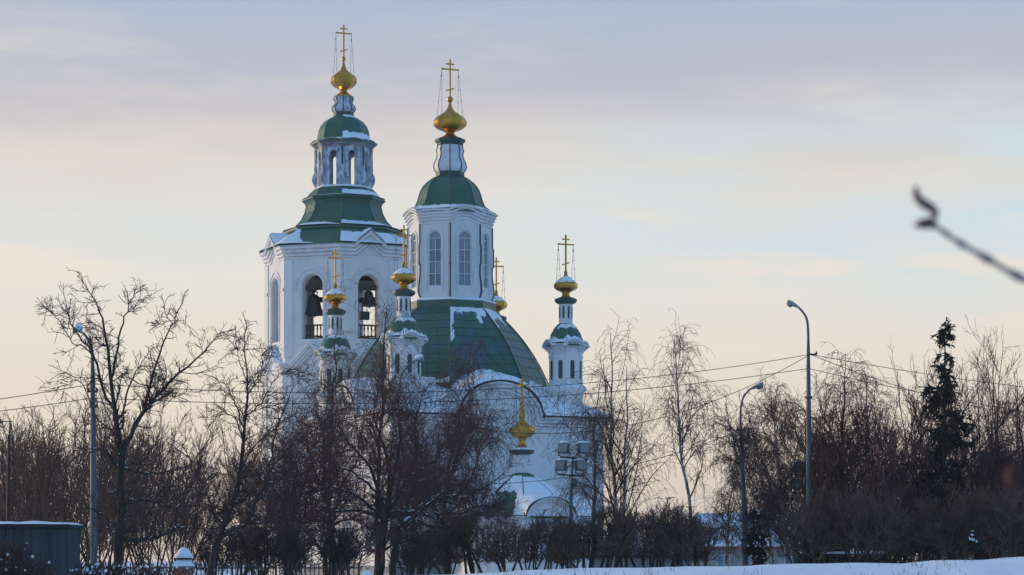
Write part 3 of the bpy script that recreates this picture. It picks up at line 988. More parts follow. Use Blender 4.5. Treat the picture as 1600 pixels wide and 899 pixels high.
# ---------- nave between church and tower
m = MB()
nx0, ny0, ny1, zt = 5.2, HV - 0.2, 16.6, 8.2
m.box((0, (ny0 + ny1) / 2, zt / 2 - 0.15), (2 * nx0, ny1 - ny0, zt + 0.3))
nave = m.build('nave_wall', 'plaster', CH)
m = MB()
vs = [(x, y, z) for y in (ny0, ny1) for x, z in ((-nx0 - 0.5, zt - 0.1), (0, zt + 2.6), (nx0 + 0.5, zt - 0.1), (nx0 + 0.5, zt + 0.1), (0, zt + 2.85), (-nx0 - 0.5, zt + 0.1))]
m.add(vs, [(0, 1, 7, 6), (1, 2, 8, 7), (2, 3, 9, 8), (3, 4, 10, 9), (4, 5, 11, 10), (5, 0, 6, 11), (0, 1, 2, 3, 4, 5), (6, 7, 8, 9, 10, 11)])
m.build('nave_roof', 'snow', CH)

# ---------- apse with arched gables, green roof and its own onion
AR = 4.55; aap = AR * math.cos(PI / 8); ah = AR * math.sin(PI / 8)
aps = MB().lathe([(AR + 0.1, -0.3), (AR + 0.1, 0.8), (AR, 0.9), (AR, 4.2)], AP).build('apse', 'plaster', CH)
def ap_path():
    p = [(-ah, 3.95)]
    for i in range(0, 17):
        f = PI - PI * i / 16
        p.append((1.38 * math.cos(f), 3.97 + 1.18 * math.sin(f)))
    return p + [(ah, 3.95)]
for k in range(8):
    arched = k in (0, 2, 4, 6)
    p = ap_path() if arched else [(-ah, 3.95), (-ah * 0.5, 3.95), (ah * 0.5, 3.95), (ah, 3.95)]
    m = MB()
    m.add([FP(AP, k, aap, x, z, 0.01) for x, z in [(-ah * .98, 3.6)] + p + [(ah * .98, 3.6)]], [tuple(range(len(p) + 2))])
    m.build('gable', 'plaster', aps)
    m = MB(); mould(m, AP, k, aap, p, scaled(CORN, 0.7, 0.42)); m.build('cornice', 'plaster_trim', aps)
    m = MB(); mould(m, AP, k, aap, p, [(0.28, 0.41), (0.36, 0.41), (0.36, 0.46), (-0.2, 0.48)]); m.build('eave_flashing', 'eave_metal', aps)
    m = MB()
    sec = [(1.80 * math.cos(PI - PI * i / 12), 4.40 + 1.18 * math.sin(PI * i / 12)) for i in range(13)]
    vs = [FP(AP, k, aap, x, z + dz, o) for o, dz in ((0.36, 0.02), (0.24, 0.16), (-2.4, 0.5)) for x, z in sec]
    fs = [(j * 13 + i, j * 13 + i + 1, (j + 1) * 13 + i + 1, (j + 1) * 13 + i) for j in range(2) for i in range(12)]
    if arched: m.add(vs, fs).build('gable_snow', 'snow', aps, smooth=True)
ARF = [(4.75, 4.25), (3.9, 4.75), (3.1, 5.35), (2.2, 6.05), (1.4, 6.55), (0.75, 6.95)]
arf = MB().lathe(ARF, AP).build('apse_roof', 'green_roof', CH)
for k in range(8):
    m = MB()
    if k == 7:
        fn = lambda s, t: max(0.25 * (t - 0.62) * 2 + 0.05 * rag(s, t), 0.5 * (s - 0.55) + 0.04 * rag(s, t))
    else:
        fn = lambda s, t: 0.3 - 0.4 * max(0, t - 0.92) * 8 + 0.04 * rag(s + k, t)
    oct_snow(m, AP, ARF, k, fn, ns=30, ntt=20, thick=0.16)
    m.build('snow_patch', 'snow', arf, smooth=True)
MB().lathe([(0.62, 6.85), (0.82, 6.95), (0.80, 7.10), (0.46, 7.25)], AP).build('collar', 'green_roof', arf)
MB().lathe([(0.44, 7.1), (0.44, 8.5)], AP, n=12).build('neck', 'plaster_trim', arf)
MB().lathe([(0.45, 8.42), (0.72, 8.5), (0.80, 8.64), (0.80, 8.74), (0.5, 8.86)], AP).build('cap', 'green_paint', arf)
MB().lathe([(0.78, 8.74), (0.7, 8.83), (0.45, 8.9)], AP).build('snow_ledge', 'snow', arf)
ON3 = [(0.46, 8.84), (0.34, 8.96), (0.23, 9.12), (0.21, 9.34), (0.30, 9.50), (0.62, 9.62), (0.81, 9.84), (0.86, 9.98), (0.84, 10.16), (0.68, 10.30), (0.38, 10.44), (0.22, 10.62), (0.15, 10.9), (0.12, 11.3), (0.10, 11.75)]
on3 = MB().lathe(ON3, AP).build('onion_dome', 'gold', CH)
for zz in (11.0, 11.36, 11.7):
    MB().lathe(sphere_prof(0.23 - 0.1 * (zz - 11), zz, 6), AP, n=10).build('ball', 'gold', on3, smooth=True)
finial(CH, 11.75, 1.66, 0.42, 0.24, 0.22, 0.095, 0.60, 10.34, c=AP, dome=on3)

# ---------- bells (they hang in the tower: things of their own)
def ch_world(x, y, z):
    return CH_M @ Vector((x, y, z))
CH_M = Matrix.Translation((-4.32, 168.5, 0)) @ Matrix.Rotation(math.radians(23.9), 4, 'Z')
def make_bell(px, dmid, zb, dia, hgt, ztop, label, k, inset):
    p = FP(TW, k, tap, px, 0, -inset)
    w = ch_world(p[0], p[1], zb)
    b = empty('church_bell', w)
    tag(b, label, 'bell', 'bells in the bell tower')
    r = dia / 2
    pr = [(r * 0.90, 0.02), (r, 0.0), (r * 1.0, 0.05 * hgt), (r * 0.84, 0.16 * hgt), (r * 0.70, 0.36 * hgt), (r * 0.60, 0.6 * hgt), (r * 0.54, 0.80 * hgt), (r * 0.42, 0.92 * hgt), (r * 0.14, 0.97 * hgt), (r * 0.1, 1.0 * hgt)]
    MB().lathe(pr, n=24).build('bell_body', 'bronze', b, smooth=True)
    m = MB()
    for a in range(3):
        m.tube([(0.22 * r * math.cos(a * 2.1), 0.22 * r * math.sin(a * 2.1), hgt * 0.94), (0.34 * r * math.cos(a * 2.1), 0.34 * r * math.sin(a * 2.1), hgt * 1.07), (0, 0, hgt * 1.18)], 0.05, 6)
    m.tube([(0, 0, hgt * 1.1), (0, 0, ztop - zb)], 0.05, 6)
    m.build('crown', 'iron', b)
    m = MB().tube([(0, 0, 0.3 * hgt), (0.05, 0, 0.02), (0.06, 0, -0.16)], [0.03, 0.05, 0.07], 6)
    m.build('clapper', 'iron', b)
    return b
make_bell(-0.42, 0, 20.25, 1.62, 1.62, 22.34, 'large dark bell hanging in the left front arch of the bell tower', 7, 1.15)
make_bell(0.42, 0, 20.95, 1.22, 1.2, 22.34, 'smaller dark bell hanging in the right front arch of the bell tower', 0, 1.15)
make_bell(0.0, 0, 20.6, 1.0, 1.1, 22.34, 'bell half hidden in the narrow left side arch of the bell tower', 6, 1.15)
m = MB()
p = ch_world(*FP(TW, 0, tap, 0.14, 19.98, -1.3))
bx_ = empty('loudspeaker', p, math.radians(23.9))
tag(bx_, 'grey loudspeaker horn box hanging below the bell in the right front arch', 'loudspeaker')
MB().box((0, 0, 0.25), (0.68, 0.4, 0.62)).box((0, -0.21, 0.25), (0.56, 0.05, 0.5)).build('casing', 'shed_wall', bx_)
MB().tube([(-0.2, 0, 0.55), (-0.2, 0, 2.2)], 0.03, 5).tube([(0.2, 0, 0.55), (0.2, 0, 2.2)], 0.03, 5).build('hanger', 'iron', bx_)
# ================================================================== TREES: vectorised branch growth
def nrm(v):
    return v / np.maximum(1e-9, np.linalg.norm(v, axis=-1, keepdims=True))

def tubes_np(P, Rr, n):
    """P (N,K,3) polylines with radii (N,K) -> verts, quads"""
    N, K, _ = P.shape
    T = np.empty_like(P)
    T[:, 1:-1] = P[:, 2:] - P[:, :-2]; T[:, 0] = P[:, 1] - P[:, 0]; T[:, -1] = P[:, -1] - P[:, -2]
    T = nrm(T)
    m = nrm(P[:, -1] - P[:, 0])
    ref = np.where(np.abs(m[:, 2:3]) < 0.8, np.array([[0, 0, 1.0]]), np.array([[1.0, 0, 0]]))
    E1 = nrm(np.cross(T, ref[:, None, :])); E2 = np.cross(T, E1)
    a = 2 * np.pi * np.arange(n) / n
    V = P[:, :, None, :] + Rr[:, :, None, None] * (np.cos(a)[None, None, :, None] * E1[:, :, None, :] + np.sin(a)[None, None, :, None] * E2[:, :, None, :])
    idx = np.arange(N * K * n).reshape(N, K, n)
    nx = np.roll(idx, -1, axis=2)
    Q = np.stack([idx[:, :-1], nx[:, :-1], nx[:, 1:], idx[:, 1:]], axis=-1).reshape(-1, 4)
    return V.reshape(-1, 3), Q

def np_mesh(name, parts, material, smooth=True):
    vs = []; qs = []; b = 0
    for V, Q in parts:
        vs.append(V); qs.append(Q + b); b += len(V)
    V = np.concatenate(vs).astype(np.float32); Q = np.concatenate(qs).astype(np.int32)
    me = bpy.data.meshes.new(name)
    me.vertices.add(len(V)); me.vertices.foreach_set('co', V.ravel())
    me.loops.add(Q.size); me.loops.foreach_set('vertex_index', Q.ravel())
    me.polygons.add(len(Q))
    me.polygons.foreach_set('loop_start', np.arange(0, Q.size, 4, dtype=np.int32))
    me.polygons.foreach_set('loop_total', np.full(len(Q), 4, dtype=np.int32))
    if smooth: me.polygons.foreach_set('use_smooth', np.ones(len(Q), dtype=bool))
    me.materials.append(MATS[material])
    me.update(calc_edges=True)
    return me

def grow(S, D, L, R0_, R1_, K, wander, trop, rng, tropc=0.0):
    """N branches from S along D; trop adds to z each step (scaled by progress when tropc)"""
    N = len(S)
    P = np.empty((N, K + 1, 3)); P[:, 0] = S
    d = nrm(D)
    st = (L / K)[:, None]
    for i in range(K):
        d = d + rng.normal(0, wander, (N, 3))
        d[:, 2] += trop + tropc * (i / K)
        d = nrm(d)
        P[:, i + 1] = P[:, i] + d * st
    f = np.linspace(0, 1, K + 1)[None, :]
    Rr = R0_[:, None] * (1 - f) + R1_[:, None] * f
    return P, Rr

def resample(pts, K):
    pts = np.array(pts, float)
    # Catmull-Rom smoothing through the control points
    n = len(pts)
    ext = np.vstack([2 * pts[0] - pts[1], pts, 2 * pts[-1] - pts[-2]])
    out = []
    for t in np.linspace(0, n - 1, K + 1):
        i = min(int(t), n - 2); f = t - i
        p0, p1, p2, p3 = ext[i], ext[i + 1], ext[i + 2], ext[i + 3]
        out.append(0.5 * ((2 * p1) + (-p0 + p2) * f + (2 * p0 - 5 * p1 + 4 * p2 - p3) * f * f + (-p0 + 3 * p1 - 3 * p2 + p3) * f ** 3))
    return np.array(out)

def spawn(P, Rr, dens, t0, t1, ang, angs, lmean, lsig, ltap, rfac, rmin, rng, upbias=0.0, lenpow=0.0):
    """children along parents"""
    N, K1, _ = P.shape
    seg = np.linalg.norm(P[:, 1:] - P[:, :-1], axis=2).sum(1)
    cnt = rng.poisson(np.maximum(0.0, dens * seg * (t1 - t0)))
    par = np.repeat(np.arange(N), cnt)
    M = len(par)
    t = t0 + (t1 - t0) * rng.random(M)
    x = t * (K1 - 1); i = np.minimum(x.astype(int), K1 - 2); f = (x - i)[:, None]
    S = P[par, i] * (1 - f) + P[par, i + 1] * f
    T = nrm(P[par, i + 1] - P[par, i])
    rp = Rr[par, i] * (1 - f[:, 0]) + Rr[par, i + 1] * f[:, 0]
    rv = rng.normal(0, 1, (M, 3)); rv[:, 2] += upbias
    perp = nrm(rv - T * (rv * T).sum(1, keepdims=True))
    a = np.radians(rng.normal(ang, angs, M))[:, None]
    D = T * np.cos(a) + perp * np.sin(a)
    L = lmean * np.exp(rng.normal(0, lsig, M)) * (1 - ltap * t)
    if lenpow: L = L * (seg[par] / seg.mean()) ** lenpow
    R = np.maximum(rmin, np.minimum(rp * 0.85, rp * rfac * np.exp(rng.normal(0, 0.15, M))))
    return S, D, L, R, t

def snow_tubes(sets, rng, frac=0.5, rmin=0.03):
    """snow lying along the upper side of gently sloping limbs"""
    out = []
    for P, Rr in sets:
        N, K1, _ = P.shape
        for n in range(N):
            for i in range(K1 - 1):
                d = P[n, i + 1] - P[n, i]; L = np.linalg.norm(d)
                if L < 1e-6 or abs(d[2]) / L > 0.72 or Rr[n, i] < rmin or rng.random() > frac: continue
                r = 0.5 * (Rr[n, i] + Rr[n, i + 1])
                f = np.linspace(0.02, 0.98, 5)[:, None]
                p = P[n, i] * (1 - f) + P[n, i + 1] * f
                p[:, 2] += r * 0.85 + rng.normal(0, 0.004, 5)
                rr = r * 0.75 * np.array([0.15, 0.8, 1.0, 0.8, 0.15]) * rng.uniform(0.7, 1.25)
                out.append(tubes_np(p[None], rr[None], 5))
    return out

def emit(sets, sides):
    return [tubes_np(P, Rr, s) for (P, Rr), s in zip(sets, sides)]

def finish_tree(name, loc, trunk_sets, trunk_sides, crown_sets, crown_sides, bark, twig, label, cat='tree', group=None, snow=None, rz=0.0):
    root = empty(name, loc, rz)
    link_mesh('trunk', np_mesh('trunk', emit(trunk_sets, trunk_sides), bark), root)
    link_mesh('crown', np_mesh('crown', emit(crown_sets, crown_sides), twig), root)
    if snow:
        tag(link_mesh('snow', np_mesh('snow', snow, 'snow'), root), kind='stuff')
    tag(root, label, cat, group)
    return root

def cat_sets(a):
    """stack polylines with equal K"""
    return np.concatenate([x[0] for x in a]), np.concatenate([x[1] for x in a])

# ---- deciduous tree whose main limbs are traced from the photo
def traced_tree(name, d, basepx, limbs, seed, bark, twig, label, group=None, s1=1.6, l1=1.5, s2=2.6, l2=0.7, s3=4.0, l3=0.34, depth_amp=0.9, snowfrac=0.3, droop=-0.02, extra=None, rscale=1.0):
    rng = np.random.default_rng(seed)
    base = np.array(W(basepx, HZ, d)); base[2] = 0
    sets = []
    allP = []; allR = []
    for pts, r0, r1, dy in limbs:
        q = []
        n = len(pts)
        for i, (px, py) in enumerate(pts):
            yy = d + dy[0] + (dy[1] - dy[0]) * i / max(1, n - 1)
            q.append(np.array(W(px, py, yy)) - base)
        if pts[0][1] > 880: q[0][2] = -0.2
        Pl = resample(q, 14)
        jit = rng.normal(0, 0.025, Pl.shape); jit[0] = 0
        Pl = Pl + jit
        f = np.linspace(0, 1, 15)
        allP.append(Pl); allR.append(r0 * (1 - f) + r1 * f)
    P0 = np.array(allP); Rr0 = np.array(allR) * rscale
    S, D, L, R, t = spawn(P0, Rr0, s1, 0.18, 1.0, 48, 14, l1, 0.4, 0.55, 0.42, 0.012, rng, 0.25)
    hi = S[:, 2] > 1.2
    S, D, L, R = S[hi], D[hi], L[hi], R[hi]
    P1, R1 = grow(S, D, L, R, np.full(len(S), 0.009), 7, 0.14, 0.02, rng, droop)
    tip = P0[:, -1]; dT = nrm(P0[:, -1] - P0[:, -2])
    P1b, R1b = grow(np.repeat(tip, 2, 0), np.repeat(dT, 2, 0) + rng.normal(0, .35, (len(tip) * 2, 3)), np.full(len(tip) * 2, l1 * 0.6), np.repeat(Rr0[:, -1], 2), np.full(len(tip) * 2, 0.008), 7, 0.12, 0.0, rng, droop)
    P1, R1 = np.concatenate([P1, P1b]), np.concatenate([R1, R1b])
    S, D, L, R, t = spawn(P1, R1, s2, 0.15, 1.0, 45, 14, l2, 0.4, 0.5, 0.6, 0.0085, rng, 0.1, 0.5)
    P2, R2 = grow(S, D, L, R, np.full(len(S), 0.0075), 5, 0.16, 0.0, rng, droop * 2)
    S, D, L, R, t = spawn(P2, R2, s3, 0.15, 1.0, 42, 14, l3, 0.4, 0.4, 0.75, 0.007, rng, 0.0, 0.4)
    P3, R3 = grow(S, D, L, R, np.full(len(S), 0.0058), 3, 0.16, 0.0, rng, droop * 3)
    crown = [(P1, R1), (P2, R2), (P3, R3)]; sides = [4, 3, 3]
    if extra: 
        e = extra(rng, base); crown += e; sides += [3] * len(e)
    sn = snow_tubes([(P0, Rr0), (P1[R1[:, 0] > 0.02], R1[R1[:, 0] > 0.02])], rng, snowfrac, 0.014) if snowfrac else None
    return finish_tree(name, tuple(base), [(P0, Rr0)], [9], crown, sides, bark, twig, label, group=group, snow=sn)

# ---- weeping birch
def birch_sets(seed, H, lean=(0, 0), r=0.13, spread=1.0, hang=1.4, dens=1.0, t_low=0.3, second=None):
    rng = np.random.default_rng(seed)
    stems = [(np.zeros(3), np.array(lean), H, r)]
    if second: stems.append((np.array([second[0], second[1], 0]), np.array(second[2:4]), second[4], r * 0.85))
    Ps = []; Rs = []
    K = 16
    for off, ln, h, rr in stems:
        f = np.linspace(0, 1, K + 1)
        w = np.cumsum(rng.normal(0, 0.055, (K + 1, 2)), 0); w -= w[0]
        P = np.stack([off[0] + ln[0] * f ** 1.3 + w[:, 0], off[1] + ln[1] * f + w[:, 1], -0.1 + (h + 0.1) * f], 1)
        Ps.append(P); Rs.append(rr * (1 - f) ** 0.8 + 0.012)
    P0, Rr0 = np.array(Ps), np.array(Rs)
    S, D, L, R, t = spawn(P0, Rr0, 3.6 * dens, t_low, 0.99, 40, 10, 0.36 * H * spread, 0.3, 0.80, 0.45, 0.014, rng, 0.9)
    D[:, 2] = np.abs(D[:, 2]) + 0.25
    P1, R1 = grow(S, D, L, R, np.full(len(S), 0.009), 9, 0.10, 0.03, rng, -0.07)
    S, D, L, R, t = spawn(P1, R1, 3.2 * dens, 0.2, 1.0, 42, 15, 0.09 * H, 0.4, 0.4, 0.6, 0.009, rng, 0.1, 0.4)
    P2, R2 = grow(S, D, L, R, np.full(len(S), 0.0075), 6, 0.12, -0.05, rng, -0.22)
    # long hanging twigs
    S, D, L, R, t = spawn(np.concatenate([P1[:, 2:9], P2]), np.concatenate([R1[:, 2:9], R2]), 3.6 * dens, 0.2, 1.0, 55, 20, hang * 0.8, 0.5, 0.2, 0.7, 0.007, rng, -0.3)
    P3, R3 = grow(S, D, L, np.minimum(R, 0.0085), np.full(len(S), 0.006), 5, 0.09, -0.22, rng, -0.35)
    S, D, L, R, t = spawn(P3, R3, 1.5 * dens, 0.1, 0.95, 35, 12, 0.26, 0.4, 0.2, 0.8, 0.006, rng, -0.2)
    P4, R4 = grow(S, D, L, R, np.full(len(S), 0.005), 2, 0.08, -0.35, rng)
    return rng, (P0, Rr0), [(P1, R1), (P2, R2), (P3, R3), (P4, R4)], [4, 3, 3, 3]
def birch(px, d, ytop, seed, label, group=None, twig='twig_birch', bark='bark_birch', **kw):
    H = EYE + (HZ - ytop) * d / F
    rng, tr, cr, sd = birch_sets(seed, H, **kw)
    return finish_tree('birch_tree', (WX(px, d), d, 0), [tr], [8], cr, sd, bark, twig, label, group=group)

# ---- upright fan-branched tree / tall shrub (willow, lilac, poplar)
def fan_sets(seed, H, nst=9, spread=0.35, r=0.05, dens=2.2, tw=0.7, base=0.25, up=0.05, split=1.0, wander=0.08, t0=0.25, fine=2.6):
    rng = np.random.default_rng(seed)
    a = rng.random(nst) * 2 * np.pi
    S = np.stack([np.cos(a) * base * rng.random(nst), np.sin(a) * base * rng.random(nst), np.full(nst, -0.1)], 1)
    sp = spread * (0.25 + 0.9 * rng.random(nst))
    D = np.stack([np.cos(a) * sp, np.sin(a) * sp, np.ones(nst)], 1)
    L = H * rng.uniform(0.72, 1.05, nst)
    P0, R0_ = grow(S, D, L, np.full(nst, r) * rng.uniform(.7, 1.2, nst), np.full(nst, 0.012), 12, wander * 0.6, 0.01, rng)
    S, D, L, R, t = spawn(P0, R0_, 1.5 * dens * 0.6, t0, 0.97, 30, 10, 0.32 * H, 0.3, 0.6, 0.55, 0.013, rng, 0.3)
    P1, R1 = grow(S, D, L, R, np.full(len(S), 0.008), 8, wander, up, rng)
    S, D, L, R, t = spawn(P1, R1, dens, 0.15, 1.0, 32, 12, tw, 0.4, 0.5, 0.6, 0.0095, rng, 0.2, 0.4)
    P2, R2 = grow(S, D, L, R, np.full(len(S), 0.008), 5, wander * 1.2, up, rng)
    S, D, L, R, t = spawn(P2, R2, fine, 0.15, 1.0, 35, 12, tw * 0.5, 0.4, 0.4, 0.7, 0.0075, rng, 0.1, 0.3)
    P3, R3 = grow(S, D, L, R, np.full(len(S), 0.006), 3, wander * 1.3, up * 0.5, rng)
    return rng, (P0, R0_), [(P1, R1), (P2, R2), (P3, R3)], [4, 3, 3]

# ---- clipped shrub: bare crooked stems below, dense twig mass with a flat trimmed top
def clipped_sets(seed, H, width, nst=6, zlow=0.46, dens=1.15):
    rng = np.random.default_rng(seed)
    a = rng.random(nst) * 2 * np.pi
    S = np.stack([np.cos(a) * 0.12, np.sin(a) * 0.12, np.full(nst, -0.1)], 1)
    sp = rng.uniform(0.05, 0.28, nst) * min(0.8, width / H)
    D = np.stack([np.cos(a) * sp, np.sin(a) * sp, np.ones(nst)], 1)
    P0, R0_ = grow(S, D, np.full(nst, H * 0.72), np.full(nst, 0.065) * rng.uniform(.7, 1.2, nst), np.full(nst, 0.028), 10, 0.12, 0.07, rng)
    S, D, L, R, t = spawn(P0, R0_, 5.0, 0.42, 1.0, 42, 14, width * 0.42, 0.3, 0.3, 0.6, 0.012, rng, 0.1)
    P1, R1 = grow(S, D, L, R, np.full(len(S), 0.010), 7, 0.16, 0.06, rng)
    S, D, L, R, t = spawn(P1, R1, 9.0 * dens, 0.15, 1.0, 42, 15, 0.55, 0.35, 0.3, 0.6, 0.010, rng, 0.4)
    P2, R2 = grow(S, D, L, R, np.full(len(S), 0.008), 4, 0.16, 0.10, rng)
    S, D, L, R, t = spawn(P2, R2, 11.0 * dens, 0.15, 1.0, 40, 15, 0.28, 0.35, 0.2, 0.8, 0.008, rng, 0.4)
    P3, R3 = grow(S, D, L, R, np.full(len(S), 0.007), 2, 0.14, 0.14, rng)
    top = H * (1 + 0.02 * rng.standard_normal())
    sets = []
    for P, R in ((P1, R1), (P2, R2), (P3, R3)):
        over = np.maximum(0, P[..., 2] - top)
        P[..., 2] = np.where(over > 0, top + 0.10 * np.tanh(over), P[..., 2])
        low = P[:, 0, 2] > zlow * H * 0.8
        sets.append((P[low], R[low]))
    return rng, (P0, R0_), sets, [4, 3, 3]

# ---- spruce
def spruce_sets(seed, H, rad, droop=-0.05, dens=1.0, gappy=0.25, snowy=False):
    rng = np.random.default_rng(seed)
    f = np.linspace(0, 1, 15)
    w = np.cumsum(rng.normal(0, 0.02, (15, 2)), 0)
    P0 = np.stack([w[:, 0], w[:, 1], -0.1 + (H + 0.1) * f], 1)[None]
    R0_ = (0.16 * (H / 12) * (1 - f) + 0.012)[None]
    nb = int(H * 13 * dens)
    t = rng.uniform(0.06, 0.995, nb)
    t = t[rng.random(len(t)) > gappy * (np.sin(t * 31) > 0.3)]
    a = rng.random(len(t)) * 2 * np.pi
    L = rad * (1 - t) ** 0.8 * (0.72 + 0.30 * np.sin(t * 23 + a)) * rng.uniform(0.55, 1.1, len(t)) + 0.12
    S = np.stack([np.interp(t, f, P0[0, :, 0]), np.interp(t, f, P0[0, :, 1]), -0.1 + (H + .1) * t], 1)
    D = np.stack([np.cos(a), np.sin(a), -0.05 + 0.5 * (t > .9)], 1)
    P1, R1 = grow(S, D, L, np.full(len(t), 0.025), np.full(len(t), 0.012), 6, 0.06, droop * 2.2, rng, 0.22)
    S, D, L, R, t = spawn(P1, R1, 13 * dens, 0.1, 1.0, 50, 15, 0.34, 0.35, 0.3, 0.8, 0.018, rng, -0.2)
    P2, R2 = grow(S, D, L, np.full(len(S), 0.036), np.full(len(S), 0.018), 3, 0.08, -0.12, rng)
    S, D, L, R, t = spawn(P2, R2, 11 * dens, 0.0, 1.0, 48, 15, 0.15, 0.3, 0.2, 0.8, 0.018, rng, -0.2)
    P3, R3 = grow(S, D, L, np.full(len(S), 0.022), np.full(len(S), 0.010), 2, 0.08, -0.10, rng)
    return rng, (P0, R0_), [(P1, R1), (P2, R2), (P3, R3)], [4, 4, 3]

def place_copies(root, spots, labels, group):
    """further trees sharing the first one's meshes"""
    out = []
    for (x, y, rz, sx, sz), lab in zip(spots, labels):
        c = copy_tree(root)
        c.location = (x, y, 0); c.rotation_euler = (0, 0, rz); c.scale = (sx, sx, sz)
        tag(c, lab, root['category'], group)
        out.append(c)
    return out

# ------------------------------------------------------------------ the big elm on the left and its neighbour
z6 = lambda *p: [(x / 1.876, 420 + y / 1.876) for x, y in p]
big = [
    (z6((343, 900), (347, 800), (354, 700), (356, 600), (350, 520), (338, 440)), 0.24, 0.12, (0, 0)),
    (z6((350, 530), (336, 430), (325, 330), (316, 240), (302, 165), (284, 110), (248, 48)), 0.115, 0.014, (0, -0.6)),
    (z6((325, 330), (344, 240), (360, 160), (378, 105), (398, 72)), 0.06, 0.012, (0, 0.9)),
    (z6((335, 415), (305, 360), (278, 265), (236, 205), (206, 155), (190, 85)), 0.075, 0.012, (0, -1.1)),
    (z6((278, 265), (250, 230), (215, 220), (170, 150), (150, 130)), 0.04, 0.010, (-0.7, -1.4)),
    (z6((356, 560), (386, 480), (425, 412), (470, 360), (530, 300), (590, 250), (640, 188)), 0.12, 0.014, (0, 0.9)),
    (z6((425, 412), (440, 340), (468, 250), (498, 170), (478, 108)), 0.075, 0.012, (0.4, -0.3)),
    (z6((498, 170), (520, 150), (548, 165)), 0.022, 0.010, (-0.2, -0.4)),
    (z6((358, 470), (372, 360), (404, 295), (440, 236)), 0.055, 0.012, (0, -1.2)),
    (z6((430, 405), (490, 370), (560, 360)), 0.04, 0.010, (0.4, 1.3)),
    (z6((352, 500), (320, 470), (280, 430), (240, 330), (190, 345)), 0.05, 0.010, (0, 1.0)),
    (z6((360, 585), (430, 600), (500, 595), (562, 578)), 0.055, 0.012, (0, -0.4)),
    (z6((360, 575), (400, 570), (430, 560)), 0.04, 0.02, (0, -0.3)),
    (z6((352, 790), (400, 800), (450, 788), (512, 766)), 0.11, 0.075, (0, -0.3)),
    (z6((508, 768), (518, 715), (532, 670), (560, 630)), 0.035, 0.010, (-0.3, -0.4)),
    (z6((358, 680), (410, 678), (470, 690), (530, 720)), 0.05, 0.012, (0, 0.8)),
    (z6((350, 600), (300, 530), (240, 540), (180, 600)), 0.05, 0.010, (0, -0.7)),
    (z6((348, 760), (300, 720), (250, 700)), 0.06, 0.012, (0, -0.8)),
]
def nest(px, py, dd, r, n, baseshift=None):
    def f(rng, base):
        c = np.array(W(px, py, dd)) - base
        S = c + rng.normal(0, r * 0.6, (n, 3)); D = rng.normal(0, 1, (n, 3))
        return [grow(S, D, np.full(n, r * 0.9), np.full(n, 0.009), np.full(n, 0.006), 3, 0.3, 0, rng)]
    return f
traced_tree('elm_tree', 80, 184, big, 11, 'bark_dark', 'twig_dark', 'tall spreading bare tree with snow on its low cut limb beside the left lamp post',
            rscale=0.74, s1=6.5, l1=0.78, s2=8.0, l2=0.40, s3=6.5, l3=0.21, extra=nest(245, 590, 80, 0.28, 90), snowfrac=0.22)
second = [
    (z6((612, 905), (625, 840), (650, 760), (680, 690), (700, 625), (712, 550), (718, 480), (722, 380), (722, 270), (716, 195)), 0.19, 0.012, (0, 0)),
    (z6((640, 790), (690, 760), (718, 752), (745, 690), (775, 640)), 0.12, 0.075, (0, -0.6)),
    ([(413, 761), (420, 737), (450, 705), (504, 660), (530, 640)], 0.07, 0.012, (-0.6, -1.6)),
    ([(410, 765), (440, 745), (470, 715), (520, 690), (556, 660)], 0.06, 0.012, (-0.6, 0.6)),
    ([(413, 761), (425, 720), (430, 680), (452, 620), (470, 590)], 0.06, 0.012, (-0.6, 0.8)),
    (z6((708, 580), (740, 530), (790, 480), (850, 430)), 0.05, 0.012, (0, -1.0)),
    (z6((718, 480), (690, 400), (668, 350), (640, 330)), 0.045, 0.010, (0, 0.9)),
    (z6((716, 520), (690, 440), (650, 420), (615, 440)), 0.04, 0.010, (0, -0.8)),
    (z6((722, 380), (745, 340), (765, 300), (770, 250)), 0.035, 0.010, (0, 0.8)),
    (z6((722, 330), (700, 260), (690, 215)), 0.028, 0.010, (0, -0.6)),
    (z6((722, 430), (760, 400), (800, 330), (838, 300)), 0.04, 0.010, (0, 0.5)),
    (z6((690, 690), (730, 660), (790, 600)), 0.06, 0.012, (0, 1.2)),
    (z6((705, 610), (735, 590), (760, 610), (790, 660)), 0.05, 0.012, (0, -1.2)),
    ([(355, 830), (338, 815), (333, 800), (322, 770), (308, 745), (296, 716)], 0.045, 0.028, (0.2, -0.8)),
    ([(380, 820), (420, 816), (450, 822), (455, 800)], 0.05, 0.02, (-0.3, -0.9)),
]
traced_tree('lime_tree', 86, 325, second, 23, 'bark_dark', 'twig_dark', 'bare tree with a leaning forked trunk just left of the bell tower',
            rscale=0.76, s1=6.5, l1=0.85, s2=8.0, l2=0.46, s3=6.0, l3=0.23, droop=-0.05, extra=nest(311, 727, 85.4, 0.22, 80), snowfrac=0.25)

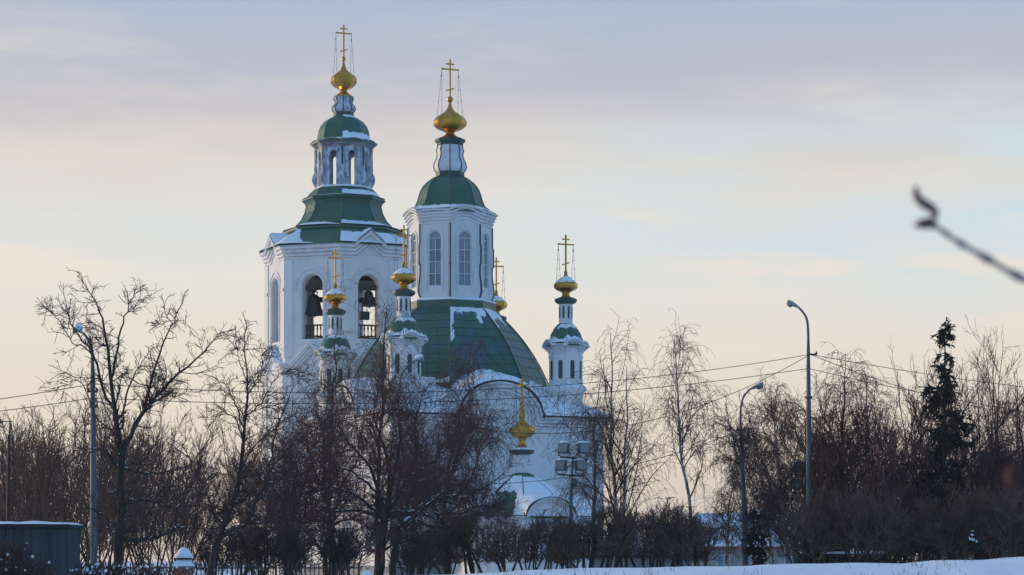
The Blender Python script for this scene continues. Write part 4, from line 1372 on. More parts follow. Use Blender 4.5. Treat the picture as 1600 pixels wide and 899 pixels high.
# ------------------------------------------------------------------ round crowned apple tree in front of the church
apple = [
    ([(592, 905), (594, 860), (600, 820), (602, 800)], 0.22, 0.17, (0, 0)),
    ([(602, 810), (590, 760), (570, 720), (545, 690), (520, 650)], 0.10, 0.014, (0, -1.0)),
    ([(602, 810), (608, 750), (600, 700), (585, 650), (590, 610)], 0.10, 0.014, (0, 0.8)),
    ([(604, 805), (630, 760), (650, 710), (648, 660), (660, 620)], 0.10, 0.014, (0, -0.6)),
    ([(602, 808), (650, 800), (690, 780), (720, 770), (742, 735), (750, 700)], 0.09, 0.014, (0, -0.8)),
    ([(690, 781), (715, 790), (745, 800), (760, 798)], 0.05, 0.014, (-0.5, -1.2)),
    ([(650, 800), (680, 810), (700, 822), (735, 824)], 0.06, 0.014, (-0.3, -1.3)),
    ([(602, 812), (560, 798), (520, 800), (490, 825)], 0.08, 0.014, (0, -0.9)),
    ([(602, 812), (550, 770), (500, 765), (465, 780)], 0.08, 0.014, (0, 0.9)),
    ([(590, 770), (555, 740), (510, 720), (480, 690)], 0.06, 0.012, (0.2, 1.4)),
    ([(640, 745), (680, 720), (710, 680), (715, 650)], 0.06, 0.012, (0.2, 1.4)),
    ([(605, 790), (620, 720), (625, 660), (620, 615)], 0.07, 0.012, (0, 1.6)),
]
ap1 = traced_tree('apple_tree', 104, 592, apple, 37, 'bark_dark', 'twig_red', 'dark round-crowned apple tree with snowy limbs in front of the church wall',
            s1=7.0, l1=1.6, s2=6.5, l2=0.75, s3=5.5, l3=0.32, snowfrac=0.35, group='dark apple trees before the church')
apple2 = [
    ([(612, 905), (616, 860), (624, 830), (630, 815)], 0.16, 0.10, (0, 0)),
    ([(628, 822), (655, 800), (690, 770), (720, 745)], 0.06, 0.012, (0, -0.9)),
    ([(628, 822), (640, 780), (660, 735), (690, 700)], 0.06, 0.012, (0, 0.9)),
    ([(628, 822), (615, 790), (625, 740), (610, 700)], 0.06, 0.012, (0, 0.4)),
]
traced_tree('apple_tree', 99, 612, apple2, 41, 'bark_dark', 'twig_red', 'slim forked apple tree standing right against the round-crowned one',
            s1=6.0, l1=1.3, s2=6.0, l2=0.7, s3=5.0, l3=0.3, snowfrac=0.4, group='dark apple trees before the church')

place_copies(ap1, [(WX(520, 116), 116, 2.1, 0.95, 0.95), (WX(700, 112), 112, 4.0, 0.9, 0.88), (WX(450, 110), 110, 5.2, 0.8, 0.8)],
             ['dark apple tree crown behind the round-crowned one, below the leftmost turret', 'dark apple tree crown below the church eave, right of the round-crowned one', 'small dark apple tree at the foot of the bell tower'], 'dark apple trees before the church')
# ------------------------------------------------------------------ birches
GB = 'bare birches around the church'
birch(748, 128, 552, 51, 'weeping birch in front of the big arched gable of the church', GB, lean=(-0.2, 0), r=0.09, hang=1.2, dens=1.3, spread=1.05)
birch(588, 132, 478, 52, 'weeping birch between the two front corner turrets of the church', GB, lean=(0.3, 0), r=0.13, hang=1.7, dens=1.15, bark='bark_dark', spread=0.7)
birch(508, 136, 528, 53, 'weeping birch covering the leftmost corner turret', GB, lean=(0.3, 0), r=0.12, hang=1.7, dens=1.15, bark='bark_dark', spread=0.75)
birch(958, 114, 518, 54, 'double-stemmed tall birch just right of the church corner', GB, lean=(-0.3, 0.2), r=0.10, hang=1.15, dens=0.92, spread=1.0, t_low=0.22, second=(0.5, 0.2, 0.25, 0, 10.8))
birch(925, 122, 600, 55, 'small weeping birch hanging over the right church corner', GB, lean=(0.1, 0), r=0.08, hang=1.6, dens=1.25, spread=0.8, bark='bark_dark')
b6 = birch(1083, 112, 522, 56, 'slender leaning birch, left of the shorter curved lamp post', GB, lean=(-1.0, 0), r=0.09, hang=1.1, dens=1.08, spread=0.9, t_low=0.22)
b7 = birch(1182, 108, 632, 57, 'low spreading birch behind the shorter curved lamp post', GB, lean=(-1.3, 0), r=0.08, hang=0.6, dens=1.7, spread=1.05, t_low=0.2)
birch(1236, 106, 622, 58, 'short pale-stemmed birch left of the tall right lamp post', GB, lean=(-0.6, 0.2), r=0.08, hang=0.8, dens=1.7, spread=1.05, t_low=0.15)
b9 = birch(1302, 104, 578, 59, 'drooping dark birch just right of the tall right lamp post', GB, lean=(0.2, 0), r=0.12, hang=1.2, dens=1.5, spread=1.05, bark='bark_dark', twig='twig_red', t_low=0.15)
birch(1348, 110, 596, 60, 'pale-trunked birch in the thicket on the right', GB, lean=(0.0, 0), r=0.09, hang=0.9, dens=1.5, spread=1.0, t_low=0.15)
place_copies(b7, [(WX(1135, 118), 118, 2.0, 0.9, 0.85), (WX(1212, 114), 114, 0.6, 1.0, 0.95)],
             ['small loose birch left of the shorter curved lamp post', 'small loose birch between the two right lamp posts'], GB)
place_copies(b9, [(WX(655, 126), 126, 3.0, 0.8, 0.95), (WX(1545, 104), 104, 0.5, 1.0, 0.8), (WX(1610, 106), 106, 2.5, 1.0, 0.85)],
             ['dark drooping tree in front of the church wall below the front turret', 'dark drooping tree below the tall fan-branched tree', 'dark drooping tree cut by the right picture edge'], GB)

# ------------------------------------------------------------------ fan trees on the far right and tall shrubs on the left
def fan_tree(name, px, d, ytop, seed, label, group, twig='twig_brown', bark='bark_dark', cat='tree', snowfrac=0.0, **kw):
    H = EYE + (HZ - ytop) * d / F
    rng, tr, cr, sd = fan_sets(seed, H, **kw)
    sn = snow_tubes([tr], rng, snowfrac, 0.02) if snowfrac else None
    return finish_tree(name, (WX(px, d), d, 0), [tr], [7], cr, sd, bark, twig, label, cat=cat, group=group, snow=sn or None)
GR = 'bare fan-branched trees on the right'
fan_tree('poplar_tree', 1550, 122, 545, 71, 'tall bare fan-branched tree right of the spruce', GR, nst=9, spread=0.22, r=0.075, dens=1.9, tw=0.9)
fan_tree('poplar_tree', 1592, 118, 560, 72, 'bare fan-branched tree cut by the right edge', GR, nst=8, spread=0.24, r=0.07, dens=1.9, tw=0.9)
fan_tree('poplar_tree', 1440, 128, 572, 73, 'thin upright bare tree just left of the spruce', GR, nst=7, spread=0.18, r=0.06, dens=1.7, tw=0.8)
fan_tree('poplar_tree', 1510, 112, 640, 74, 'shorter bare fan-branched tree in front of the spruce foot', GR, nst=10, spread=0.32, r=0.05, dens=2.2, tw=0.7)
GU = 'bushy reddish trees in the right thicket'
b11 = fan_tree('bushy_tree', 1405, 104, 590, 61, 'reddish bushy tree left of the tall spruce', GU, twig='twig_red', nst=10, spread=0.52, r=0.05, dens=4.0, tw=0.62, wander=0.13, fine=4.4)
place_copies(b11, [(WX(1262, 112), 112, 2.4, 1.0, 0.92), (WX(1375, 114), 114, 4.4, 1.1, 1.05), (WX(1430, 112), 112, 1.2, 0.9, 0.84)],
             ['bushy bare tree directly behind the tall right lamp post', 'reddish bushy tree in the middle of the right thicket', 'dark bushy tree hugging the left side of the spruce'], GU)
GL = 'tall bare shrubs on the left'
a1 = fan_tree('willow_shrub', 60, 98, 640, 81, 'wide fan-shaped bare willow behind the shed', GL, cat='shrub', nst=13, spread=0.8, r=0.036, dens=3.4, tw=0.7, wander=0.12, snowfrac=0.12, fine=3.6)
a2 = fan_tree('willow_shrub', 128, 92, 625, 82, 'bushy bare willow with snowy stems at the left lamp post', GL, cat='shrub', nst=12, spread=0.65, r=0.038, dens=3.4, tw=0.7, wander=0.12, snowfrac=0.18, fine=3.6)
a3 = fan_tree('willow_shrub', 232, 106, 600, 83, 'tall bare willow right behind the spreading tree', GL, cat='shrub', nst=12, spread=0.5, r=0.042, dens=2.9, tw=0.75, wander=0.11, fine=3.4)
place_copies(a1, [(WX(-10, 104), 104, 2.2, 0.95, 1.0), (WX(180, 112), 112, 4.0, 1.0, 1.0)],
             ['fan-shaped bare willow at the left edge of the picture', 'bare willow seen behind the trunk of the spreading tree'], GL)
place_copies(a2, [(WX(285, 112), 112, 1.3, 0.9, 0.85), (WX(455, 140), 140, 2.6, 1.0, 1.15), (WX(95, 108), 108, 3.6, 1.05, 1.12), (WX(20, 95), 95, 5.0, 0.9, 0.95)],
             ['loose bare willow above the brick fence pillar', 'bare willow below the left side of the bell tower', 'bare willow between the shed and the left lamp post', 'bare willow behind the aerial mast'], GL)
place_copies(a3, [(WX(160, 102), 102, 1.9, 1.1, 0.86), (WX(262, 100), 100, 4.1, 0.9, 0.72), (WX(420, 122), 122, 0.4, 1.0, 0.9)],
             ['upright bare willow tangled with the left lamp post', 'short bare willow right of the spreading tree trunk', 'upright bare willow at the left edge of the church tower'], GL)

# ------------------------------------------------------------------ spruces
def spruce(px, d, ytop, rad, seed, label, snowy=False, **kw):
    H = EYE + (HZ - ytop) * d / F
    rng, tr, cr, sd = spruce_sets(seed, H, rad, **kw)
    root = finish_tree('spruce_tree', (WX(px, d), d, 0), [tr], [8], cr, sd, 'bark_dark', 'needles', label, group='spruces on the right')
    if snowy:
        P = cr[0][0]; sel = rng.random(len(P)) < 0.45
        Q = P[sel][:, 2:].copy(); Q[..., 2] += 0.05
        rr = np.full(Q.shape[:2], 0.05) * np.array([0.3, 1, 1.1, 1, 0.3])[None]
        tag(link_mesh('snow', np_mesh('snow', [tubes_np(Q, rr, 5)], 'snow'), root), kind='stuff')
    return root
spruce(1476, 101, 503, 2.45, 91, 'tall dark spruce with drooping branches standing above the right thicket', dens=1.3, gappy=0.25)
spruce(1190, 104, 800, 0.95, 92, 'small dark spruce right of the shorter curved lamp post', True, dens=1.5)
spruce(1518, 92, 818, 0.55, 93, 'little snow-dusted spruce at the edge of the snow bank', True, dens=1.6)

# ------------------------------------------------------------------ clipped hedge shrubs
def clipped(px, d, ytop, width, seed, label, group, twig='twig_brown', **kw):
    H = EYE + (HZ - ytop) * d / F
    rng, tr, cr, sd = clipped_sets(seed, H, width, **kw)
    return finish_tree('clipped_shrub', (WX(px, d), d, 0), [tr], [6], cr, sd, 'bark_dark', twig, label, cat='shrub', group=group)
GH_ = 'clipped bare hedge shrubs'
protos = [clipped(680, 101, 800, 1.9, 101, 'x', GH_), clipped(770, 101, 782, 2.3, 102, 'x', GH_), clipped(975, 101, 772, 2.2, 103, 'x', GH_),
          clipped(400, 92, 826, 2.2, 104, 'x', GH_, twig='twig_dark', zlow=0.5, dens=1.2, nst=6)]
hH = [EYE + (HZ - y) * d / F for y, d in ((800, 101), (782, 101), (772, 101), (826, 92))]
ordn = ['first', 'second', 'third', 'fourth', 'fifth', 'sixth', 'seventh', 'eighth', 'ninth', 'tenth', 'eleventh', 'twelfth', 'thirteenth', 'fourteenth', 'fifteenth']
used = [False] * 4
rngp = random.Random(9)
def hedge(spots, phrase):
    for i, (px, d, yt, pi_, sx) in enumerate(spots):
        o = protos[pi_]
        if used[pi_]: o = copy_tree(protos[pi_])
        used[pi_] = True
        H = EYE + (HZ - yt) * d / F
        o.location = (WX(px, d), d, 0); o.rotation_euler = (0, 0, rngp.uniform(0, 6.28)); o.scale = (sx, sx, H / hH[pi_])
        tag(o, phrase % ordn[i], 'shrub', GH_)
hedge([(660, 101, 806, 0, 1.1), (706, 103, 796, 2, 1.0), (745, 102, 784, 1, 1.1), (790, 101, 786, 0, 1.2), (826, 103, 790, 2, 0.95), (858, 102, 790, 1, 0.95), (888, 101, 790, 0, 1.0)],
      'clipped bare shrub, %s from the left of those hiding the foot of the church front')
hedge([(916, 102, 776, 2, 1.0), (946, 103, 770, 1, 0.95), (974, 101, 766, 0, 1.25), (1008, 102, 770, 2, 1.1), (1038, 103, 774, 1, 1.0), (1066, 101, 772, 0, 1.15), (1096, 103, 784, 2, 1.0)],
      'clipped bare shrub, %s to the right of the floodlight mast by the church')
hedge([(338, 92, 832, 3, 1.0), (372, 94, 826, 3, 1.0), (404, 92, 824, 3, 1.05), (440, 94, 825, 3, 1.0), (472, 92, 828, 3, 0.9), (516, 94, 826, 3, 1.0), (552, 93, 826, 3, 1.0), (640, 95, 830, 3, 1.0)],
      'low dark clipped shrub, %s from the left below the bell tower')
# dense thicket on the right
GT = 'dense thicket shrubs on the right'
t1 = clipped(1265, 98, 742, 3.1, 111, 'dense brown shrub at the foot of the tall right lamp post', GT, nst=9, zlow=0.0, dens=0.85)
t2 = clipped(1345, 97, 735, 3.4, 112, 'dense brown shrub, second to the right of the tall right lamp post', GT, nst=9, zlow=0.0, dens=0.85)
hT = EYE + (HZ - 742) * 98 / F
place_copies(t1, [(WX(1420, 98), 98, 2.0, 1.05, 0.95), (WX(1585, 96), 96, 4.2, 1.1, 1.0), (WX(1640, 100), 100, 0.7, 1.1, 1.1), (WX(1330, 106), 106, 5.5, 1.1, 1.1), (WX(1290, 110), 110, 1.5, 1.2, 0.95), (WX(1400, 111), 111, 3.0, 1.2, 1.0), (WX(1530, 110), 110, 0.2, 1.2, 1.0)],
             ['dense brown shrub, third to the right of the tall right lamp post', 'dense shrub with reddish twigs at the right picture edge', 'shrub at the far right, mostly outside the picture', 'tall brown shrub behind the row beside the tall right lamp post', 'rear brown shrub right behind the foot of the tall right lamp post', 'rear brown shrub behind the middle of the right thicket', 'rear brown shrub behind the little snow-dusted spruce'], GT)
place_copies(t2, [(WX(1490, 97), 97, 1.1, 1.0, 0.92), (WX(1545, 99), 99, 3.3, 0.95, 1.02), (WX(1460, 106), 106, 2.6, 1.15, 1.1)],
             ['dense brown shrub below the tall spruce', 'dense brown shrub below the tall fan-branched tree', 'tall brown shrub hiding the trunk of the spruce'], GT)
# ================================================================== STREET FURNITURE
GLAMP = 'curved street lamp posts'
def lamp(basepx, d, path, head, label, rb, rt, snow=False, fittings=()):
    """path: pole centre line pixels from the base up and along the arm; head: (pixel of lamp tip)"""
    base = W(path[0][0], HZ, d); base.z = 0
    root = empty('street_lamp', base)
    tag(root, label, 'street lamp', GLAMP)
    pts = [W(x, y, d) - base for x, y in path]
    pts[0].z = -0.1
    n_arm = 4
    pole = pts[:-n_arm]; arm = pts[-n_arm - 1:]
    k = len(pole)
    MB().tube(pole, [rb + (rt - rb) * i / max(1, k - 1) for i in range(k)], 12).build('pole', 'steel_pole', root, smooth=True)
    sm = [Vector(p) for p in resample([tuple(p) for p in arm], 12)]
    MB().tube(sm, [rt * 0.92 - rt * 0.25 * i / 12 for i in range(13)], 10).build('arm', 'steel_pole', root, smooth=True)
    mid = pole[1].lerp(pole[-1], 0.55)
    MB().lathe([(rb * 0.9, mid.z - 0.06), (rb * 1.15, mid.z - 0.04), (rb * 1.15, mid.z + 0.04), (rt, mid.z + 0.08)], (mid.x, mid.y), 10).build('collar', 'steel_pole', root)
    # head
    tip = sm[-1]; hd = W(*head, d) - base
    ax = (hd - tip); L = ax.length; ax.normalize()
    q = ax.to_track_quat('X', 'Z').to_matrix()
    def place(m, name, mt, smooth=True):
        m.v = [tuple(q @ Vector(v) + tip) for v in m.v]
        return m.build(name, mt, root, smooth=smooth)
    def lens_x(prof, zs, n=12):
        m = MB(); vs = []; fs = []
        for x, r in prof:
            for j in range(n):
                a = 2 * PI * j / n
                vs.append((x, r * math.cos(a), r * zs * math.sin(a)))
        for i in range(len(prof) - 1):
            for j in range(n):
                fs.append((i * n + j, i * n + (j + 1) % n, (i + 1) * n + (j + 1) % n, (i + 1) * n + j))
        fs.append(tuple(range(n))); fs.append(tuple((len(prof) - 1) * n + j for j in range(n)))
        return m.add(vs, fs)
    place(lens_x([(-0.12, rt * 0.85), (0.02, 0.075), (0.12, 0.11), (L * 0.5, 0.13), (L * 0.8, 0.12), (L * 0.96, 0.07), (L, 0.02)], 0.72), 'housing', 'lamp_housing')
    g = lens_x([(L * 0.38, 0.03), (L * 0.45, 0.12), (L * 0.66, 0.15), (L * 0.86, 0.12), (L * 0.95, 0.03)], 0.85)
    g.v = [(x, y, z - 0.07) for x, y, z in g.v]
    place(g, 'glass_bowl', 'lamp_glass')
    if snow:
        s = lens_x([(0.0, 0.03), (0.08, 0.13), (L * 0.5, 0.16), (L * 0.85, 0.14), (L * 1.02, 0.04)], 0.7)
        s.v = [(x, y, z + 0.09) for x, y, z in s.v]
        place(s, 'snow_cap', 'snow')
    for fx, fy in fittings:
        p = W(fx, fy, d) - base
        m = MB().box(p, (0.34, 0.10, 0.07))
        for s in (-0.15, 0.15):
            m.lathe([(0.03, p.z), (0.05, p.z + 0.05), (0.03, p.z + 0.12)], (p.x + s, p.y), 8)
        m.build('bracket', 'iron', root)
    return root
lamp(145, 84, [(147, 910), (145.8, 720), (145, 600), (144.5, 565), (143.5, 545), (138, 531), (131, 522), (127, 519)], (115, 511), 'grey curved lamp post with a snow-capped head beside the big left tree', 0.135, 0.062, True, [(145, 612)])
lamp(1264, 103, [(1265, 910), (1264, 720), (1263.2, 600), (1263, 540), (1262.5, 515), (1260, 497), (1252, 485), (1246, 479.5)], (1230, 470), 'tallest curved lamp post, carrying the overhead wires on the right', 0.15, 0.066, False, [(1270, 554)])
lamp(1160, 108, [(1165.5, 910), (1162, 780), (1158.5, 690), (1157.5, 664), (1157, 645), (1160, 625), (1168, 612), (1174, 607.5)], (1192, 599), 'shorter curved lamp post with its head bent right, left of the tallest one', 0.14, 0.055, False, [(1158, 672)])
lamp(632, 106, [(640, 910), (632, 740), (623, 655), (622, 630), (622.5, 608), (628, 585), (640, 570), (648, 564)], (662, 559), 'curved lamp post half hidden by trees in front of the corner turret', 0.11, 0.05, True, [(622, 640)])

# floodlight masts: two cross bars with four box lamps
GF = 'floodlight masts'
def flood(px, d, ytop, sc, label, rz):
    s = d / F
    base = Vector((WX(px, d), d, 0))
    root = empty('floodlight_mast', base, rz)
    tag(root, label, 'floodlight', GF)
    zt = EYE + (HZ - ytop) * s           # top bar
    zb = zt - 27 * s * sc
    MB().tube([(0, 0, -0.1), (0, 0, zb - 0.9)], [0.10, 0.075], 12).tube([(0, 0, zb - 0.95), (0.10, 0, zt + 0.05)], [0.05, 0.04], 8).build('post', 'steel_pole', root, smooth=True)
    w = 21 * s * sc
    MB().box((0.0, 0, zb), (2 * w, 0.09, 0.07), rot=Matrix.Rotation(math.radians(4), 3, 'Y')).build('crossbar', 'dark_green_metal', root)
    MB().box((0.12, 0, zt), (2 * w, 0.09, 0.07), rot=Matrix.Rotation(math.radians(5), 3, 'Y')).build('crossbar', 'dark_green_metal', root)
    MB().lathe([(0.05, zb - 0.55), (0.17, zb - 0.48), (0.19, zb - 0.3), (0.14, zb - 0.16), (0.04, zb - 0.12)], (0.12, -0.05), 10).build('junction_box', 'flood_metal', root, smooth=True)
    k = 0
    for zz, dx in ((zb, 0.0), (zt, 0.12)):
        for sx in (-1, 1):
            fx = sx * w * 0.68 + dx
            yaw = math.radians((-28, 24, -24, 26)[k]); k += 1
            rot = Matrix.Rotation(yaw, 3, 'Z') @ Matrix.Rotation(math.radians(-14), 3, 'X')
            c = Vector((fx, -0.05, zz + 0.42))
            m = MB()
            vs = []
            for y, hx, hz in ((-0.16, 0.245, 0.235), (0.02, 0.235, 0.225), (0.19, 0.15, 0.15)):
                for x, z in ((-hx, -hz), (hx, -hz), (hx, hz), (-hx, hz)):
                    vs.append(rot @ Vector((x, y, z)) + c)
            fs = [(i * 4 + j, i * 4 + (j + 1) % 4, (i + 1) * 4 + (j + 1) % 4, (i + 1) * 4 + j) for i in range(2) for j in range(4)] + [(8, 9, 10, 11), (3, 2, 1, 0)]
            f = m.add(vs, fs).build('floodlight_housing', 'flood_metal', root)
            MB().box(rot @ Vector((0, -0.175, 0)) + c, (0.42, 0.015, 0.40), rot=rot).build('glass', 'lamp_glass', f)
            m = MB().tube([rot @ Vector((-0.29, 0, 0)) + c, rot @ Vector((-0.27, 0, -0.3)) + c, Vector((fx, 0, zz + 0.02)), rot @ Vector((0.27, 0, -0.3)) + c, rot @ Vector((0.29, 0, 0)) + c], 0.022, 6)
            m.build('yoke', 'iron', f)
            mm = MB().lathe([(0.30, 0.0), (0.25, 0.07), (0.12, 0.11), (0.01, 0.12)], n=10, cap=False)
            mm.v = [tuple(rot @ Vector((x, y * 0.7, z + 0.225)) + c) for x, y, z in mm.v]
            mm.build('snow_cap', 'snow', f, smooth=True)
    return root
flood(892, 108, 716, 1.0, 'floodlight mast with four box lamps in front of the church corner', 0.0)
flood(1256, 112, 745, 1.0, 'floodlight mast with four box lamps behind the tall right lamp post', 0.5)

# overhead wires
def wire(p, q, sag, label, r=0.014):
    pts = []
    for i in range(25):
        t = i / 24
        v = p.lerp(q, t); v.z -= 4 * sag * t * (1 - t)
        pts.append(v)
    o = MB().tube(pts, r, 5).build('overhead_wire', 'wire', smooth=True)
    tag(o, label, 'wire', 'overhead wires')
A1, A2 = W(145, 600, 84), W(145, 622, 84)
B1, B2 = W(1266, 554, 103), W(1263, 576, 103)
C1 = W(1158, 672, 108); D1 = W(622, 640, 106)
def out(px, py, d): return W(px, py, d)
wire(A1, B1, 0.85, 'upper wire running between the left lamp post and the tallest lamp post')
wire(A2, B2, 0.70, 'lower wire running between the left lamp post and the tallest lamp post')
wire(out(-260, 655, 83), A1, 0.10, 'upper wire leaving the left lamp post towards the left edge')
wire(out(-260, 668, 83), A2, 0.10, 'lower wire leaving the left lamp post towards the left edge')
wire(D1, B1, 2.05, 'slack wire from the lamp post before the turret up to the tallest lamp post')
wire(B1, out(1960, 634, 108), 0.35, 'upper wire from the tallest lamp post to the right edge')
wire(B2, out(1960, 690, 108), 0.35, 'lower wire from the tallest lamp post to the right edge')
wire(B1, out(1900, 640, 140), 1.6, 'sagging wire dropping behind the spruce on the right')
wire(out(560, 742, 104), C1, 1.2, 'slack wire reaching the shorter curved lamp post from the left')

# ================================================================== LEFT FOREGROUND: shed, mast, fence
sh = empty('shed', W(22, HZ, 76))
sh.location.z = 0
tag(sh, 'blue-grey metal shed with a snowy flat roof at the lower left', 'shed')
w_ = 1.66
for i in range(12):
    MB().box((-w_ + (i + 0.5) * 2 * w_ / 12, 0, 1.3), (2 * w_ / 12 - 0.012, 0.04 + 0.012 * (i % 2), 2.6)).build('wall_panel', 'shed_wall', sh)
for sx in (-1, 1):
    MB().box((sx * w_, 1.1, 1.3), (0.05, 2.2, 2.6)).build('side_wall', 'shed_wall', sh)
MB().box((0, 2.2, 1.3), (2 * w_, 0.05, 2.6)).build('rear_wall', 'shed_wall', sh)
MB().box((0, 1.05, 2.66), (2 * w_ + 0.3, 2.6, 0.1)).build('roof', 'dark_green_metal', sh)
m = MB()
vs = []; fs = []
for j in range(9):
    for i in range(41):
        x = -w_ - 0.14 + i * (2 * w_ + 0.28) / 40; y = -0.24 + j * 2.56 / 8
        e = min(1, i / 2, (40 - i) / 2, j / 1.0 + 0.15, (8 - j) / 1.0)
        vs.append((x, y, 2.71 + max(0.0, e) * (0.09 + 0.05 * nz(x, y, 1, 1.5))))
for j in range(8):
    for i in range(40):
        fs.append((j * 41 + i, j * 41 + i + 1, (j + 1) * 41 + i + 1, (j + 1) * 41 + i))
m.add(vs, fs).build('roof_snow', 'snow', sh, smooth=True)

an = empty('antenna_mast', W(14, HZ, 82)); an.location.z = 0
tag(an, 'thin dark mast with a small aerial at the left edge behind the shed', 'mast')
za = EYE + (HZ - 658) * 82 / F
MB().tube([(-0.08, 0, -0.1), (0, 0, za - 0.5)], [0.065, 0.05], 8).tube([(0.02, 0, za - 0.5), (0.05, 0, za)], [0.03, 0.02], 6).build('pole', 'iron', an)
m = MB().tube([(-0.75, 0, za - 0.02), (0.12, 0, za - 0.02)], 0.018, 5)
m.tube([(-0.30, 0, za - 0.18), (-0.30, 0, za + 0.16)], 0.016, 5).tube([(-0.36, 0, za - 0.18), (-0.36, 0, za + 0.16)], 0.016, 5).tube([(-0.62, 0, za - 0.1), (-0.62, 0, za + 0.1)], 0.014, 5)
m.build('aerial', 'iron', an)

# fence of dark pickets between brick pillars
FD = 78
fs_ = FD / F
def pillar(px, label, ytop):
    x = WX(px, FD)
    r = empty('brick_pillar', (x, FD, 0))
    tag(r, label, 'pillar', 'brick fence pillars')
    hw_ = 0.29
    zt = EYE + (HZ - ytop - 31) * fs_
    MB().box((0, 0, zt / 2 - 0.06), (2 * hw_ - 0.03, 2 * hw_ - 0.03, zt + 0.02)).build('mortar_core', 'mortar', r)
    me = MB().box((0, 0, 0), (0.255, 0.125, 0.068)).mesh('brick', 'brick')
    rows = int(zt / 0.08)
    for j in range(rows):
        z = zt - 0.04 - j * 0.08
        if z < 0.9: break
        for a in range(4):
            off = 0.0 if (j + a) % 2 else 0.10
            for b in (-1, 0):
                ang = a * PI / 2
                lx, ly = b * 0.27 + 0.135 + (off - 0.05) * 0.4, -hw_ + 0.062
                link_mesh('brick', me, r, (lx * math.cos(ang) - ly * math.sin(ang), lx * math.sin(ang) + ly * math.cos(ang), z), ang)
    MB().box((0, 0, zt + 0.03), (0.66, 0.66, 0.07)).build('cap_slab', 'grey_wall', r)
    MB().lathe([(0.46, zt + 0.065), (0.42, zt + 0.12), (0.30, zt + 0.27)], n=4, a0=PI / 4).build('cap_lower', 'snow', r)
    MB().lathe([(0.36, zt + 0.27), (0.37, zt + 0.29), (0.33, zt + 0.33)], n=4, a0=PI / 4).build('cap_edge', 'brown_roof', r)
    MB().lathe([(0.35, zt + 0.33), (0.24, zt + 0.48), (0.15, zt + 0.60), (0.08, zt + 0.66), (0.01, zt + 0.68)], n=12, a0=PI / 4).build('cap_snow', 'snow', r, smooth=True)
pillar(287, 'brick fence pillar with a pointed snowy cap left of the leaning tree', 857)
pillar(573, 'brick fence pillar almost hidden below the clipped shrubs', 893)
def fence(pa, pb, label):
    xa, xb = WX(pa, FD), WX(pb, FD)
    r = empty('picket_fence', ((xa + xb) / 2, FD, 0))
    tag(r, label, 'fence', 'picket fence bays')
    n = int((xb - xa) / 0.14)
    zt = EYE + (HZ - 880) * fs_
    me = MB().lathe([(0.018, 0), (0.018, zt - 0.1), (0.026, zt - 0.06), (0.004, zt + 0.02)], n=6).mesh('picket', 'iron')
    for i in range(n):
        link_mesh('picket', me, r, (xa - (xa + xb) / 2 + 0.07 + i * (xb - xa - 0.14) / (n - 1), 0, 0))
    for z in (0.3, zt - 0.16):
        MB().box((0, 0, z), (xb - xa, 0.03, 0.04)).build('rail', 'iron', r)
fence(110, 277, 'dark picket fence bay left of the snow-capped brick pillar')
fence(297, 563, 'dark picket fence bay right of the snow-capped brick pillar')
# low snowy hedge in front of the fence
for i, (px, lab) in enumerate(((-5, 'low snow-flecked bush in front of the shed at the left edge'), (45, 'low snow-flecked bush in front of the right half of the shed'), (128, 'low bush before the fence at the foot of the left lamp post'), (176, 'low bush before the fence at the foot of the big left tree'), (232, 'low bush before the fence left of the snow-capped pillar'))):
    rng, tr, cr, sd = clipped_sets(120 + i, 2.15 if i < 2 else 1.42, 1.3 if i < 2 else 1.1, nst=7, zlow=0.0)
    r = finish_tree('low_bush', (WX(px, 70), 70, 0), [tr], [5], cr, sd, 'bark_dark', 'twig_dark', lab, cat='shrub', group='low bushes by the shed')
    tips = cr[1][0][:, -1]; tips = tips[(tips[:, 2] > 1.2)]
    tips = tips[rng.permutation(len(tips))[:16]]
    parts = []
    for t in tips:
        rr = rng.uniform(0.02, 0.05)
        P = np.array([[t[0], t[1], t[2] - rr], [t[0], t[1], t[2] - rr * .5], [t[0], t[1], t[2] + rr * .4], [t[0], t[1], t[2] + rr]])[None]
        parts.append(tubes_np(P, np.array([[rr * .2, rr * 1.1, rr, rr * .2]]), 6))
    tag(link_mesh('snow', np_mesh('snow', parts, 'snow'), r), kind='stuff')

